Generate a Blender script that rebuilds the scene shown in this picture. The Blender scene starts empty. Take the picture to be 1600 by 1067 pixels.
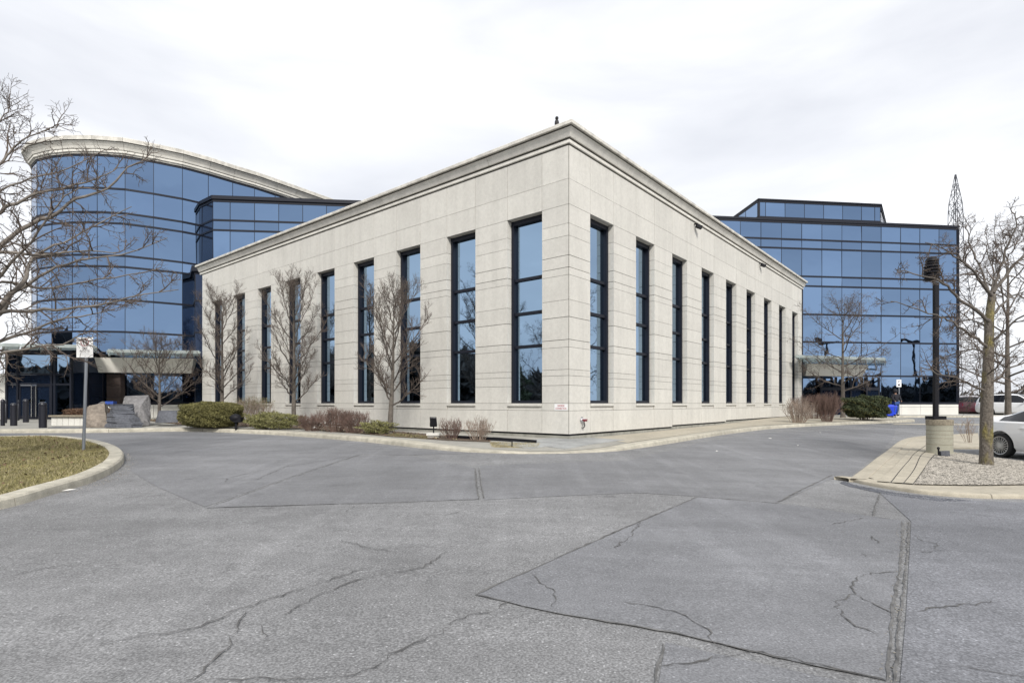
import bpy, bmesh, math, random
import numpy as np
from mathutils import Vector, Matrix
from mathutils.geometry import tessellate_polygon
R_ = math.radians
S = bpy.context.scene
COL = S.collection
# ------------------------------------------------------------ camera, light
EYE = 1.5; F = 879.0; HOR = 630.0
cd = bpy.data.cameras.new('camera'); cam = bpy.data.objects.new('camera', cd); COL.objects.link(cam)
cam.location = (0, 0, EYE); cam.rotation_euler = (R_(90), 0, 0)
cd.sensor_width = 36; cd.lens = F / 1600 * 36; cd.shift_y = (HOR - 533.5) / 1600
cd.clip_end = 3000; S.camera = cam
SUN_EL, SUN_AZ = R_(38), R_(170)      # azimuth clockwise from +Y: behind the camera, slightly right
wd = bpy.data.worlds.new('World'); S.world = wd; wd.use_nodes = True
nt = wd.node_tree; bg = nt.nodes['Background']; bg.inputs[1].default_value = 0.1
sky = nt.nodes.new('ShaderNodeTexSky'); sky.sky_type = 'NISHITA'; sky.sun_disc = False
sky.sun_elevation = SUN_EL; sky.sun_rotation = SUN_AZ
tc = nt.nodes.new('ShaderNodeTexCoord'); mp = nt.nodes.new('ShaderNodeMapping')
mp.inputs['Scale'].default_value = (1.0, 1.0, 3.6)
n1 = nt.nodes.new('ShaderNodeTexNoise'); n1.inputs['Scale'].default_value = 1.7; n1.inputs['Detail'].default_value = 6; n1.inputs['Roughness'].default_value = .5
n1.inputs['Distortion'].default_value = .3
cr = nt.nodes.new('ShaderNodeValToRGB'); e = cr.color_ramp.elements
e[0].position = .33; e[0].color = (.68, .695, .735, 1); e[1].position = .74; e[1].color = (1.3, 1.3, 1.3, 1)
e2 = cr.color_ramp.elements.new(.47); e2.color = (.80, .81, .835, 1); e3 = cr.color_ramp.elements.new(.60); e3.color = (.93, .935, .945, 1)
mul = nt.nodes.new('ShaderNodeMix'); mul.data_type = 'RGBA'; mul.blend_type = 'MULTIPLY'; mul.inputs[0].default_value = 1
mul.inputs[7].default_value = (8.1, 8.15, 8.3, 1)
mx = nt.nodes.new('ShaderNodeMix'); mx.data_type = 'RGBA'; mx.inputs[0].default_value = .94
L = nt.links.new
L(tc.outputs['Generated'], mp.inputs[0]); L(mp.outputs[0], n1.inputs[0]); L(n1.outputs[0], cr.inputs[0])
L(cr.outputs[0], mul.inputs[6]); L(sky.outputs[0], mx.inputs[6]); L(mul.outputs[2], mx.inputs[7]); L(mx.outputs[2], bg.inputs[0])
sl = bpy.data.lights.new('sun', 'SUN'); sl.energy = 2.5; sl.angle = R_(12); sl.color = (1, .96, .9)
so = bpy.data.objects.new('sun', sl); COL.objects.link(so)
sd = Vector((math.sin(SUN_AZ) * math.cos(SUN_EL), math.cos(SUN_AZ) * math.cos(SUN_EL), math.sin(SUN_EL)))
so.rotation_euler = sd.to_track_quat('Z', 'Y').to_euler(); so.location = (0, -20, 30)
S.view_settings.view_transform = 'Standard'; S.view_settings.look = 'None'
S.view_settings.exposure = 0.58; S.view_settings.gamma = 1

# ------------------------------------------------------------ materials
def mat(name, col, rough=.8, metal=0., noise=None, bump=None, rnd=0., spec=None, coat=0., streak=0.):
    """noise = [(scale, amount, detail)...] multiplies brightness; bump=(scale,dist)"""
    m = bpy.data.materials.new(name); m.use_nodes = True; t = m.node_tree; b = t.nodes['Principled BSDF']
    b.inputs['Base Color'].default_value = (*col, 1); b.inputs['Roughness'].default_value = rough; b.inputs['Metallic'].default_value = metal
    if spec is not None: b.inputs['Specular IOR Level'].default_value = spec
    if coat: b.inputs['Coat Weight'].default_value = coat; b.inputs['Coat Roughness'].default_value = .05
    last = None
    tcn = t.nodes.new('ShaderNodeTexCoord')
    geo = t.nodes.new('ShaderNodeNewGeometry')
    for sc, amt, det in (noise or []):
        n = t.nodes.new('ShaderNodeTexNoise'); n.inputs['Scale'].default_value = sc; n.inputs['Detail'].default_value = det
        t.links.new(geo.outputs['Position'], n.inputs['Vector'])
        r = t.nodes.new('ShaderNodeMapRange'); r.inputs[1].default_value = .3; r.inputs[2].default_value = .7
        r.inputs[3].default_value = 1 - amt; r.inputs[4].default_value = 1 + amt; t.links.new(n.outputs[0], r.inputs[0])
        last = mulv(t, last, r.outputs[0])
    if streak:
        mm = t.nodes.new('ShaderNodeMapping'); mm.inputs['Scale'].default_value = (2.2, 2.2, .16); n = t.nodes.new('ShaderNodeTexNoise'); n.inputs['Scale'].default_value = 1.6; n.inputs['Detail'].default_value = 7
        t.links.new(geo.outputs['Position'], mm.inputs[0]); t.links.new(mm.outputs[0], n.inputs['Vector'])
        r = t.nodes.new('ShaderNodeMapRange'); r.inputs[1].default_value = .42; r.inputs[2].default_value = .72; r.inputs[3].default_value = 1.03; r.inputs[4].default_value = 1 - streak
        t.links.new(n.outputs[0], r.inputs[0]); last = mulv(t, last, r.outputs[0])
    if rnd:
        oi = t.nodes.new('ShaderNodeObjectInfo'); r = t.nodes.new('ShaderNodeMapRange')
        r.inputs[3].default_value = 1 - rnd; r.inputs[4].default_value = 1 + rnd; t.links.new(oi.outputs['Random'], r.inputs[0])
        last = mulv(t, last, r.outputs[0])
    if last is not None:
        v = t.nodes.new('ShaderNodeVectorMath'); v.operation = 'SCALE'; v.inputs[0].default_value = col
        t.links.new(last, v.inputs['Scale']); t.links.new(v.outputs[0], b.inputs['Base Color'])
    if bump:
        n = t.nodes.new('ShaderNodeTexNoise'); n.inputs['Scale'].default_value = bump[0]; n.inputs['Detail'].default_value = bump[2] if len(bump) > 2 else 3
        t.links.new(geo.outputs['Position'], n.inputs['Vector'])
        bp = t.nodes.new('ShaderNodeBump'); bp.inputs['Distance'].default_value = bump[1]; bp.inputs['Strength'].default_value = 1
        t.links.new(n.outputs[0], bp.inputs['Height']); t.links.new(bp.outputs[0], b.inputs['Normal'])
    return m
def mulv(t, a, bb):
    if a is None: return bb
    m = t.nodes.new('ShaderNodeMath'); m.operation = 'MULTIPLY'; t.links.new(a, m.inputs[0]); t.links.new(bb, m.inputs[1]); return m.outputs[0]
M = {}
M['stone'] = mat('limestone', (.555, .54, .497), .75, noise=[(1.1, .035, 4), (9, .05, 4), (60, .09, 2)], bump=(55, .0025), rnd=.035, streak=.06)
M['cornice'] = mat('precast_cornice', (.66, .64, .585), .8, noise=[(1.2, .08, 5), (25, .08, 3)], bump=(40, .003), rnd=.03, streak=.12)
M['cap'] = mat('parapet_cap', (.55, .53, .48), .75, noise=[(3, .25, 6), (25, .15, 3)], bump=(25, .006))
M['joint'] = mat('joint_backing', (.055, .05, .04), .9)
M['plinth'] = mat('plinth_concrete', (.29, .285, .25), .9, streak=.3, noise=[(3, .15, 4), (40, .08, 2)], bump=(40, .003))
M['frame'] = mat('dark_frame', (.010, .012, .02), .5, spec=.25)
M['glass'] = mat('blue_mirror_glass', (.178, .268, .415), .015, 1., bump=(.6, .008, 2), rnd=.15)
M['glass_light'] = mat('pale_mirror_glass', (.26, .37, .50), .02, 1., bump=(.8, .003, 2), rnd=.08)
M['glass_dark'] = mat('dark_glass', (.02, .034, .07), .03, .6, rnd=.2, spec=.8)
M['interior'] = mat('interior_dark', (.02, .02, .025), .8)
M['roof'] = mat('roof_gravel', (.25, .24, .22), .9)
M['kerb'] = mat('kerb_concrete', (.40, .375, .31), .9, noise=[(.8, .16, 4), (5, .20, 6), (60, .14, 2)], bump=(45, .006), rnd=.05)
M['apron'] = mat('apron_concrete', (.38, .345, .275), .9, noise=[(.9, .10, 4), (8, .12, 5), (60, .10, 2)], bump=(45, .005))
M['pave'] = mat('pavement_concrete', (.29, .28, .25), .9, noise=[(.5, .14, 4), (6, .10, 5), (60, .10, 2)], bump=(45, .004), rnd=.06)
M['slab'] = mat('grey_paving', (.28, .285, .28), .85, noise=[(1.4, .22, 4), (12, .12, 4)], bump=(40, .004), rnd=.08)
M['mulch'] = mat('mulch', (.10, .072, .05), .95, noise=[(2, .3, 4), (50, .35, 3)], bump=(30, .03))
M['soilgrass'] = mat('lawn_soil', (.12, .115, .045), .95, noise=[(.8, .22, 4), (30, .3, 3)], bump=(30, .02))
M['grass'] = mat('grass_blades', (.20, .178, .075), .9, noise=[(.7, .4, 5), (4, .4, 4)], rnd=0)
M['straw'] = mat('straw_blades', (.33, .285, .165), .9, noise=[(.9, .2, 3), (6, .25, 2)])
M['gravelbed'] = mat('gravel_bed', (.21, .195, .165), .95, noise=[(3, .15, 4), (50, .45, 3)], bump=(40, .02))
M['gravel'] = mat('gravel_pale', (.315, .292, .255), .9, noise=[(14, .55, 3)])
M['bark'] = mat('bark', (.115, .10, .085), .95, noise=[(8, .25, 4), (40, .25, 3)], bump=(25, .02))
M['twig'] = mat('twigs', (.10, .078, .064), .9, noise=[(3, .25, 3)])
M['twig_light'] = mat('pale_twigs', (.25, .21, .175), .9, noise=[(3, .25, 3)])
M['limb'] = mat('limb_bark', (.085, .072, .062), .95, noise=[(6, .3, 3)])
M['limb_mid'] = mat('limb_bark_mid', (.105, .092, .08), .95, noise=[(6, .35, 3)])
M['limb_light'] = mat('limb_bark_grey', (.17, .15, .13), .95, noise=[(6, .3, 3)])
M['twig_red'] = mat('red_twigs', (.15, .098, .08), .9, noise=[(3, .3, 3)])
M['twig_tan'] = mat('tan_twigs', (.26, .205, .165), .9, noise=[(3, .25, 3)])
M['leaf_olive'] = mat('olive_leaves', (.14, .13, .045), .8, noise=[(6, .45, 3)])
M['leaf_green'] = mat('green_leaves', (.175, .17, .065), .8, noise=[(6, .4, 3)])
M['leaf_dark'] = mat('dark_leaves', (.055, .07, .03), .8, noise=[(6, .45, 3)])
M['leaf_brown'] = mat('brown_leaves', (.13, .075, .045), .8, noise=[(8, .4, 3)])
M['far'] = mat('far_wood', (.06, .055, .05), .95, noise=[(.3, .4, 4)])
M['black'] = mat('black_metal', (.010, .010, .013), .55, spec=.2)
M['bollard'] = mat('bollard_black', (.012, .013, .02), .35)
M['galv'] = mat('galvanised_steel', (.28, .30, .33), .5, .6)
M['steel'] = mat('brushed_steel', (.7, .7, .7), .25, 1)
M['white'] = mat('sign_white', (.78, .78, .78), .5)
M['red'] = mat('sign_red', (.35, .03, .04), .5)
M['capred'] = mat('faded_red_cap', (.16, .025, .035), .5)
M['boxblue'] = mat('box_blue', (.03, .075, .33), .5)
M['ink'] = mat('sign_ink', (.03, .02, .03), .6)
M['rock'] = mat('rock_brown', (.20, .17, .14), .9, noise=[(1.5, .25, 5), (9, .25, 5)], bump=(7, .06, 6))
M['slate'] = mat('rock_slate', (.09, .095, .11), .85, noise=[(2, .25, 5), (15, .2, 4)], bump=(9, .04, 6))
M['rockgrey'] = mat('rock_grey', (.17, .165, .165), .9, noise=[(1.5, .25, 5), (9, .25, 5)], bump=(7, .06, 6))
M['whitewall'] = mat('white_precast', (.60, .59, .55), .75, noise=[(1, .06, 4), (30, .05, 2)], rnd=.03)
M['fascia'] = mat('precast_fascia', (.66, .64, .59), .8, noise=[(1, .06, 4), (30, .05, 2)], rnd=.03)
M['canopy'] = mat('canopy_glass', (.74, .80, .78), .25, noise=[(2, .12, 3)])
M['canopy'].node_tree.nodes['Principled BSDF'].inputs['Transmission Weight'].default_value = .75; M['canopy'].node_tree.nodes['Principled BSDF'].inputs['Roughness'].default_value = .45
M['canopy_under'] = mat('canopy_frame', (.30, .285, .26), .6, noise=[(3, .3, 3)])
M['pier'] = mat('brown_granite', (.06, .045, .04), .4, noise=[(6, .25, 3)])
M['carwhite'] = mat('car_paint_white', (.86, .865, .87), .3, coat=1)
M['carred'] = mat('car_paint_maroon', (.07, .012, .02), .3, coat=1)
M['carglass'] = mat('car_glass', (.012, .014, .018), .05, spec=.35)
M['tyre'] = mat('tyre', (.015, .015, .016), .85)
M['rim'] = mat('alloy', (.55, .56, .58), .3, .9)
M['tail'] = mat('tail_light', (.35, .01, .015), .2)
M['lens'] = mat('lamp_lens', (.6, .6, .62), .15)
M['lampconc'] = mat('lamp_base_concrete', (.34, .33, .265), .85, noise=[(2, .08, 4), (30, .08, 3)], bump=(40, .003))
M['lampcap'] = mat('lamp_base_top', (.23, .20, .15), .9, noise=[(20, .25, 3)])
M['bin'] = mat('blue_plastic', (.015, .05, .55), .4)
M['jacket'] = mat('dark_jacket', (.012, .012, .017), .9)
M['jeans'] = mat('blue_jeans', (.03, .07, .22), .9)
M['skin'] = mat('skin', (.3, .17, .12), .6)
M['hair'] = mat('dark_hair', (.012, .01, .01), .7)
M['bird'] = mat('bird_dark', (.03, .028, .03), .8)
M['paper'] = mat('paper', (.75, .74, .7), .8)
M['ground'] = mat('far_ground', (.15, .145, .12), .95, noise=[(.05, .3, 4)])
# trunk with yellow lichen
m = mat('mossy_bark', (.12, .105, .088), .95, bump=(22, .03)); t = m.node_tree; b = t.nodes['Principled BSDF']
g_ = t.nodes.new('ShaderNodeNewGeometry'); nn = t.nodes.new('ShaderNodeTexNoise'); nn.inputs['Scale'].default_value = 3.5; nn.inputs['Detail'].default_value = 6
mpp = t.nodes.new('ShaderNodeMapping'); mpp.inputs['Scale'].default_value = (1.6, 1.6, .55)
t.links.new(g_.outputs['Position'], mpp.inputs[0]); t.links.new(mpp.outputs[0], nn.inputs['Vector'])
rr = t.nodes.new('ShaderNodeValToRGB'); rr.color_ramp.elements[0].position = .50; rr.color_ramp.elements[0].color = (.125, .108, .09, 1)
rr.color_ramp.elements[1].position = .66; rr.color_ramp.elements[1].color = (.165, .14, .05, 1); t.links.new(nn.outputs[0], rr.inputs[0])
n3 = t.nodes.new('ShaderNodeTexNoise'); n3.inputs['Scale'].default_value = 24; t.links.new(mpp.outputs[0], n3.inputs['Vector'])
mr = t.nodes.new('ShaderNodeMapRange'); mr.inputs[1].default_value = .3; mr.inputs[2].default_value = .7; mr.inputs[3].default_value = .6; mr.inputs[4].default_value = 1.35
t.links.new(n3.outputs[0], mr.inputs[0]); v = t.nodes.new('ShaderNodeVectorMath'); v.operation = 'SCALE'
t.links.new(rr.outputs[0], v.inputs[0]); t.links.new(mr.outputs[0], v.inputs['Scale']); t.links.new(v.outputs[0], b.inputs['Base Color']); M['moss'] = m

def asphalt(name, base, speck, warm=0.):
    m = bpy.data.materials.new(name); m.use_nodes = True; t = m.node_tree; b = t.nodes['Principled BSDF']; lk = t.links.new
    b.inputs['Roughness'].default_value = .88; b.inputs['Specular IOR Level'].default_value = .35
    g = t.nodes.new('ShaderNodeNewGeometry')
    def noise(sc, det, lo, hi, rng=(.3, .7), st=None, rough=.5):
        n = t.nodes.new('ShaderNodeTexNoise'); n.inputs['Scale'].default_value = sc; n.inputs['Detail'].default_value = det; n.inputs['Roughness'].default_value = rough
        if st:
            mm = t.nodes.new('ShaderNodeMapping'); mm.inputs['Scale'].default_value = st[:3]; mm.inputs['Rotation'].default_value = (0, 0, R_(st[3]))
            lk(g.outputs['Position'], mm.inputs[0]); lk(mm.outputs[0], n.inputs['Vector'])
        else: lk(g.outputs['Position'], n.inputs['Vector'])
        r = t.nodes.new('ShaderNodeMapRange'); r.inputs[1].default_value, r.inputs[2].default_value = rng
        r.inputs[3].default_value = lo; r.inputs[4].default_value = hi; lk(n.outputs[0], r.inputs[0]); return r.outputs[0], n
    a, _ = noise(.22, 5, .82, 1.18)
    c, _ = noise(1.3, 5, .90, 1.12, rough=.65)
    d, _ = noise(.5, 6, .93, 1.17, (.45, .75), (.35, 2.2, 1, 18), .7)
    f, nf = noise(62, 3, 1 - speck * .8, 1 + speck * .9, (.36, .66))
    f3, _ = noise(9, 5, 1 - speck * .3, 1 + speck * .3, rough=.7)
    f = mulv(t, f, f3)
    sp_, _ = noise(1.7, 3, 1, .80, (.66, .74)); f = mulv(t, f, sp_)
    tt_, _ = noise(.8, 4, 1, 1.13, (.52, .70), (3.2, .16, 1, 40)); f = mulv(t, f, tt_)
    w_, _ = noise(.9, 7, 1, .86, (.58, .74), (1, .45, 1, -24), .6); f = mulv(t, f, w_)
    f2, _ = noise(110, 2, 1 - speck * .5, 1 + speck * .5)
    o = mulv(t, mulv(t, mulv(t, a, c), mulv(t, d, f)), f2)
    vo = t.nodes.new('ShaderNodeTexVoronoi'); vo.inputs['Scale'].default_value = 42; lk(g.outputs['Position'], vo.inputs['Vector'])
    wn = t.nodes.new('ShaderNodeSeparateColor'); lk(vo.outputs['Color'], wn.inputs[0])
    gt = t.nodes.new('ShaderNodeMath'); gt.operation = 'GREATER_THAN'; gt.inputs[1].default_value = .90; lk(wn.outputs[0], gt.inputs[0])
    ls = t.nodes.new('ShaderNodeMath'); ls.operation = 'LESS_THAN'; ls.inputs[1].default_value = .30; lk(vo.outputs['Distance'], ls.inputs[0])
    st = t.nodes.new('ShaderNodeMath'); st.operation = 'MULTIPLY'; lk(gt.outputs[0], st.inputs[0]); lk(ls.outputs[0], st.inputs[1])
    st2 = t.nodes.new('ShaderNodeMath'); st2.operation = 'MULTIPLY_ADD'; lk(st.outputs[0], st2.inputs[0]); st2.inputs[1].default_value = speck * 1.9; st2.inputs[2].default_value = 1
    o = mulv(t, o, st2.outputs[0])
    v = t.nodes.new('ShaderNodeVectorMath'); v.operation = 'SCALE'; v.inputs[0].default_value = base; lk(o, v.inputs['Scale']); lk(v.outputs[0], b.inputs['Base Color'])
    bp = t.nodes.new('ShaderNodeBump'); bp.inputs['Distance'].default_value = .003 + .007 * speck; bp.inputs['Strength'].default_value = .9
    lk(nf.outputs[0], bp.inputs['Height']); lk(bp.outputs[0], b.inputs['Normal'])
    return m
M['asphalt'] = asphalt('asphalt_worn', (.192, .193, .196), .40)
M['asphalt_smooth'] = asphalt('asphalt_smooth', (.172, .174, .181), .24)
M['asphalt_patch'] = asphalt('asphalt_patch', (.174, .177, .187), .27)
M['asphalt_blue'] = asphalt('asphalt_dark', (.168, .172, .186), .36)
M['crack'] = mat('crack_fill', (.09, .088, .086), .95, noise=[(20, .4, 3)])
M['seam'] = mat('seam_line', (.115, .114, .112), .95, noise=[(9, .45, 4)])
M['dust'] = mat('pale_grit', (.20, .196, .19), .95, noise=[(14, .4, 4)])

# ------------------------------------------------------------ mesh helpers
def tag(o, label=None, cat=None, group=None, kind=None):
    if label: o['label'] = label
    if cat: o['category'] = cat
    if group: o['group'] = group
    if kind: o['kind'] = kind
    return o
def link(name, me, parent=None):
    o = bpy.data.objects.new(name, me); COL.objects.link(o)
    if parent is not None:
        o.parent = parent
        if parent.type == 'EMPTY' and parent.get('_w'):
            o.matrix_parent_inverse = Matrix.Translation(-Vector(parent.location))
    return o
def mesh(name, V, Fc, m, parent=None, smooth=False):
    me = bpy.data.meshes.new(name); me.from_pydata([tuple(v) for v in V], [], Fc)
    if m: me.materials.append(M[m])
    if smooth: me.shade_smooth()
    return link(name, me, parent)
def npmesh(name, V, nper, m, parent=None):
    V = np.asarray(V, dtype=np.float32).reshape(-1, 3); n = len(V) // nper
    me = bpy.data.meshes.new(name); me.vertices.add(len(V)); me.vertices.foreach_set('co', V.ravel())
    me.loops.add(len(V)); me.loops.foreach_set('vertex_index', np.arange(len(V), dtype=np.int32))
    me.polygons.add(n); me.polygons.foreach_set('loop_start', np.arange(0, len(V), nper, dtype=np.int32))
    me.update(calc_edges=True); me.materials.append(M[m]); return link(name, me, parent)
def thing(name, label, cat, loc=(0, 0, 0), group=None, kind=None, world=True):
    o = bpy.data.objects.new(name, None); COL.objects.link(o); o.location = loc; o.empty_display_size = .2
    if world: o['_w'] = 1
    return tag(o, label, cat, group, kind)
class MB:
    def __init__(s): s.V = []; s.F = []
    def quadbox(s, P):   # 8 points: bottom 4 ccw, top 4
        b = len(s.V); s.V += [tuple(p) for p in P]
        s.F += [[b+3, b+2, b+1, b], [b+4, b+5, b+6, b+7], [b, b+1, b+5, b+4], [b+1, b+2, b+6, b+5], [b+2, b+3, b+7, b+6], [b+3, b, b+4, b+7]]
    def box(s, x0, x1, y0, y1, z0, z1):
        s.quadbox([(x0, y0, z0), (x1, y0, z0), (x1, y1, z0), (x0, y1, z0), (x0, y0, z1), (x1, y0, z1), (x1, y1, z1), (x0, y1, z1)])
    def bar(s, a, b, w, h=None):
        a = Vector(a); b = Vector(b); h = h or w; d = (b - a).normalized()
        u = d.cross(Vector((0, 0, 1))); u = Vector((1, 0, 0)) if u.length < 1e-3 else u.normalized(); v = d.cross(u)
        u = u * w / 2; v = v * h / 2
        s.quadbox([a-u-v, a+u-v, a+u+v, a-u+v, b-u-v, b+u-v, b+u+v, b-u+v])
    def tube(s, P, Rr, n=8, cap=True):
        P = [Vector(p) for p in P]; b0 = len(s.V); k = len(P)
        for i, p in enumerate(P):
            d = P[min(i+1, k-1)] - P[max(i-1, 0)]
            d = d.normalized() if d.length > 1e-9 else Vector((0, 0, 1))
            a = Vector((1, 0, 0)) if abs(d.x) < .7 else Vector((0, 1, 0))
            u = d.cross(a).normalized(); w = d.cross(u); r = Rr[i] if hasattr(Rr, '__len__') else Rr
            for j in range(n):
                an = 2 * math.pi * j / n; q = p + (u * math.cos(an) + w * math.sin(an)) * r; s.V.append((q.x, q.y, q.z))
        for i in range(k-1):
            for j in range(n):
                a = b0+i*n+j; c = b0+i*n+(j+1) % n; s.F.append([a, c, c+n, a+n])
        if cap: s.F.append([b0+j for j in range(n)][::-1]); s.F.append([b0+(k-1)*n+j for j in range(n)])
    def lathe(s, prof, c=(0, 0, 0), n=20):
        s.tube2([(c[0], c[1], c[2]+z) for r, z in prof], [r for r, z in prof], n)
    def tube2(s, P, Rr, n):
        b0 = len(s.V); k = len(P)
        for p, r in zip(P, Rr):
            for j in range(n):
                an = 2*math.pi*j/n; s.V.append((p[0]+r*math.cos(an), p[1]+r*math.sin(an), p[2]))
        for i in range(k-1):
            for j in range(n):
                a = b0+i*n+j; c = b0+i*n+(j+1) % n; s.F.append([a, c, c+n, a+n])
        s.F.append([b0+j for j in range(n)][::-1]); s.F.append([b0+(k-1)*n+j for j in range(n)])
    def ico(s, c, r, sx=1, sy=1, sz=1, sub=2):
        bm = bmesh.new(); bmesh.ops.create_icosphere(bm, subdivisions=sub, radius=1); b0 = len(s.V)
        for v in bm.verts: s.V.append((c[0]+v.co.x*r*sx, c[1]+v.co.y*r*sy, c[2]+v.co.z*r*sz))
        for f in bm.faces: s.F.append([b0+v.index for v in f.verts])
        bm.free()
    def prism(s, poly, z0, z1):
        n = len(poly); b = len(s.V)
        s.V += [(p[0], p[1], z0) for p in poly] + [(p[0], p[1], z1) for p in poly]
        s.F += [[b+i for i in range(n)][::-1], [b+n+i for i in range(n)]]
        for i in range(n): j = (i+1) % n; s.F.append([b+i, b+j, b+n+j, b+n+i])
    def build(s, name, m, parent=None, smooth=False, kind=None):
        o = mesh(name, s.V, s.F, m, parent, smooth)
        if smooth and hasattr(o.data, 'set_sharp_from_angle'): o.data.set_sharp_from_angle(angle=R_(35))
        if kind: o['kind'] = kind
        return o

# ------------------------------------------------------------ terrain
CP = np.array([(0,0,0),(-12,0,0),(12,0,-.02),(0,-10,0),(25,-10,0),(-25,-10,0),(-7,8.5,.10),(0,7,.08),(5,7,.0),(9,8,-.02),(1.5,13.2,.29),
 (-3.6,15.9,.35),(-9.9,12.9,.30),(-12.6,22,.44),(-17.7,20.3,.44),(-25,15,.36),(-30,25,.45),(-20,33,.46),(1.7,16.5,.31),(-6,22,.34),(-14,29,.44),
 (7,11,0.0),(13.4,15.4,.04),(11.7,15.4,.03),(16,20,.10),(8,15,.15),(10,20,.28),(16,24,.25),(6.8,19.5,.30),(12,25.5,.37),(15.5,27.1,.44),(20,29,.45),
 (22,33.7,.53),(26,40,.52),(14,29.5,.50),(34,36,.48),(38,42,.50),(45,42,.5),(25,25,.3),(30,15,.1),(60,60,.5),(-50,60,.45),(0,70,.5),(60,0,0),(-60,0,.1),(-60,30,.4)], float)
def _phi(d2): return np.sqrt(d2 + 6.0)
_A = _phi(((CP[:, None, :2] - CP[None, :, :2])**2).sum(-1)); _n = len(CP)
_B = np.zeros((_n+1, _n+1)); _B[:_n, :_n] = _A + np.eye(_n) * -.15; _B[:_n, _n] = 1; _B[_n, :_n] = 1
_w = np.linalg.solve(_B, np.append(CP[:, 2], 0))
def RZ(x, y):
    x = np.asarray(x, float); y = np.asarray(y, float)
    z = _w[_n] + sum(_w[i] * _phi((x-CP[i, 0])**2 + (y-CP[i, 1])**2) for i in range(_n))
    z = np.clip(z, -.12, .62)
    f = np.clip((np.hypot(x, y) - 75) / 60, 0, 1); return z*(1-f) + .35*f
def DZ(x, y):
    return .13 - .105*np.exp(-(((np.asarray(x)-1.3)/3.0)**2 + ((np.asarray(y)-13.6)/1.6)**2)) 
def rz(x, y): return float(RZ(x, y))
def pz(x, y): return float(RZ(x, y) + DZ(x, y))
def G(u, v, pad=False):
    k = (u-800)/F; s = (v-HOR)/F; Y = 15.
    for _ in range(60):
        z = pz(k*Y, Y) if pad else rz(k*Y, Y); Y = .5*Y + .5*min(max((EYE-z)/s, 1), 200)
    return (k*Y, Y)
def drape(name, poly, off, m, step=.6, pad=False, parent=None, kind='structure', fun=None):
    bm = bmesh.new(); vs = [bm.verts.new((p[0], p[1], 0)) for p in poly]
    for tri in tessellate_polygon([[Vector((p[0], p[1], 0)) for p in poly]]):
        try: bm.faces.new([vs[i] for i in tri])
        except ValueError: pass
    xs = [p[0] for p in poly]; ys = [p[1] for p in poly]
    for ax, lo, hi in ((0, min(xs), max(xs)), (1, min(ys), max(ys))):
        c = math.floor(lo/step)*step+step
        while c < hi:
            pl = [0, 0, 0]; pl[ax] = c; no = [0, 0, 0]; no[ax] = 1
            bmesh.ops.bisect_plane(bm, geom=bm.verts[:]+bm.edges[:]+bm.faces[:], plane_co=pl, plane_no=no, dist=1e-5); c += step
    bmesh.ops.recalc_face_normals(bm, faces=bm.faces)
    co = np.array([v.co[:] for v in bm.verts]); z = RZ(co[:, 0], co[:, 1]) + off
    if pad: z = z + DZ(co[:, 0], co[:, 1])
    for v, zz in zip(bm.verts, z): v.co.z = zz
    bm.normal_update()
    if sum(f.normal.z for f in bm.faces) < 0: bmesh.ops.reverse_faces(bm, faces=bm.faces)
    me = bpy.data.meshes.new(name); bm.to_mesh(me); bm.free(); me.materials.append(M[m]); me.shade_smooth()
    o = link(name, me, parent)
    if kind: o['kind'] = kind
    return o
def catmull(P, n=6, closed=False):
    out = []; k = len(P); P = [Vector(p) for p in P]
    for i in range(k if closed else k-1):
        p0 = P[i-1] if (i or closed) else P[0]; p1 = P[i]; p2 = P[(i+1) % k]; p3 = P[(i+2) % k] if (closed or i+2 < k) else P[-1]
        for j in range(n):
            t = j/n; out.append(.5*((2*p1) + (p2-p0)*t + (2*p0-5*p1+4*p2-p3)*t*t + (3*p1-p0-3*p2+p3)*t*t*t))
    if not closed: out.append(P[-1])
    return out
# sheets
xs = np.concatenate([[-900,-500,-300,-200,-140,-100,-80], np.arange(-60, 71, 2.), [90,120,160,220,320,520,900]])
ys = np.concatenate([[-600,-300,-150,-80], np.arange(-40, 91, 2.), [110,140,190,260,380,600,1200]])
def sheet(name, xs, ys, off, m):
    X, Y = np.meshgrid(xs, ys); Z = RZ(X, Y)+off; nx = len(xs)
    V = np.stack([X, Y, Z], -1).reshape(-1, 3).tolist()
    Fc = [[j*nx+i, j*nx+i+1, (j+1)*nx+i+1, (j+1)*nx+i] for j in range(len(ys)-1) for i in range(nx-1)]
    o = mesh(name, V, Fc, m, smooth=True); o['kind'] = 'structure'; return o
sheet('ground', xs, ys, -.06, 'ground')
sheet('road', np.concatenate([np.arange(-58, -14, 1.), np.arange(-14, 16, .4), np.arange(16, 68, 1.)]),
      np.concatenate([np.arange(-36, -2, 1.), np.arange(-2, 18, .4), np.arange(18, 62, 1.)]), 0, 'asphalt')

def pix(L_, pad=False): return [G(u, v, pad) for u, v in L_]
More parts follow.
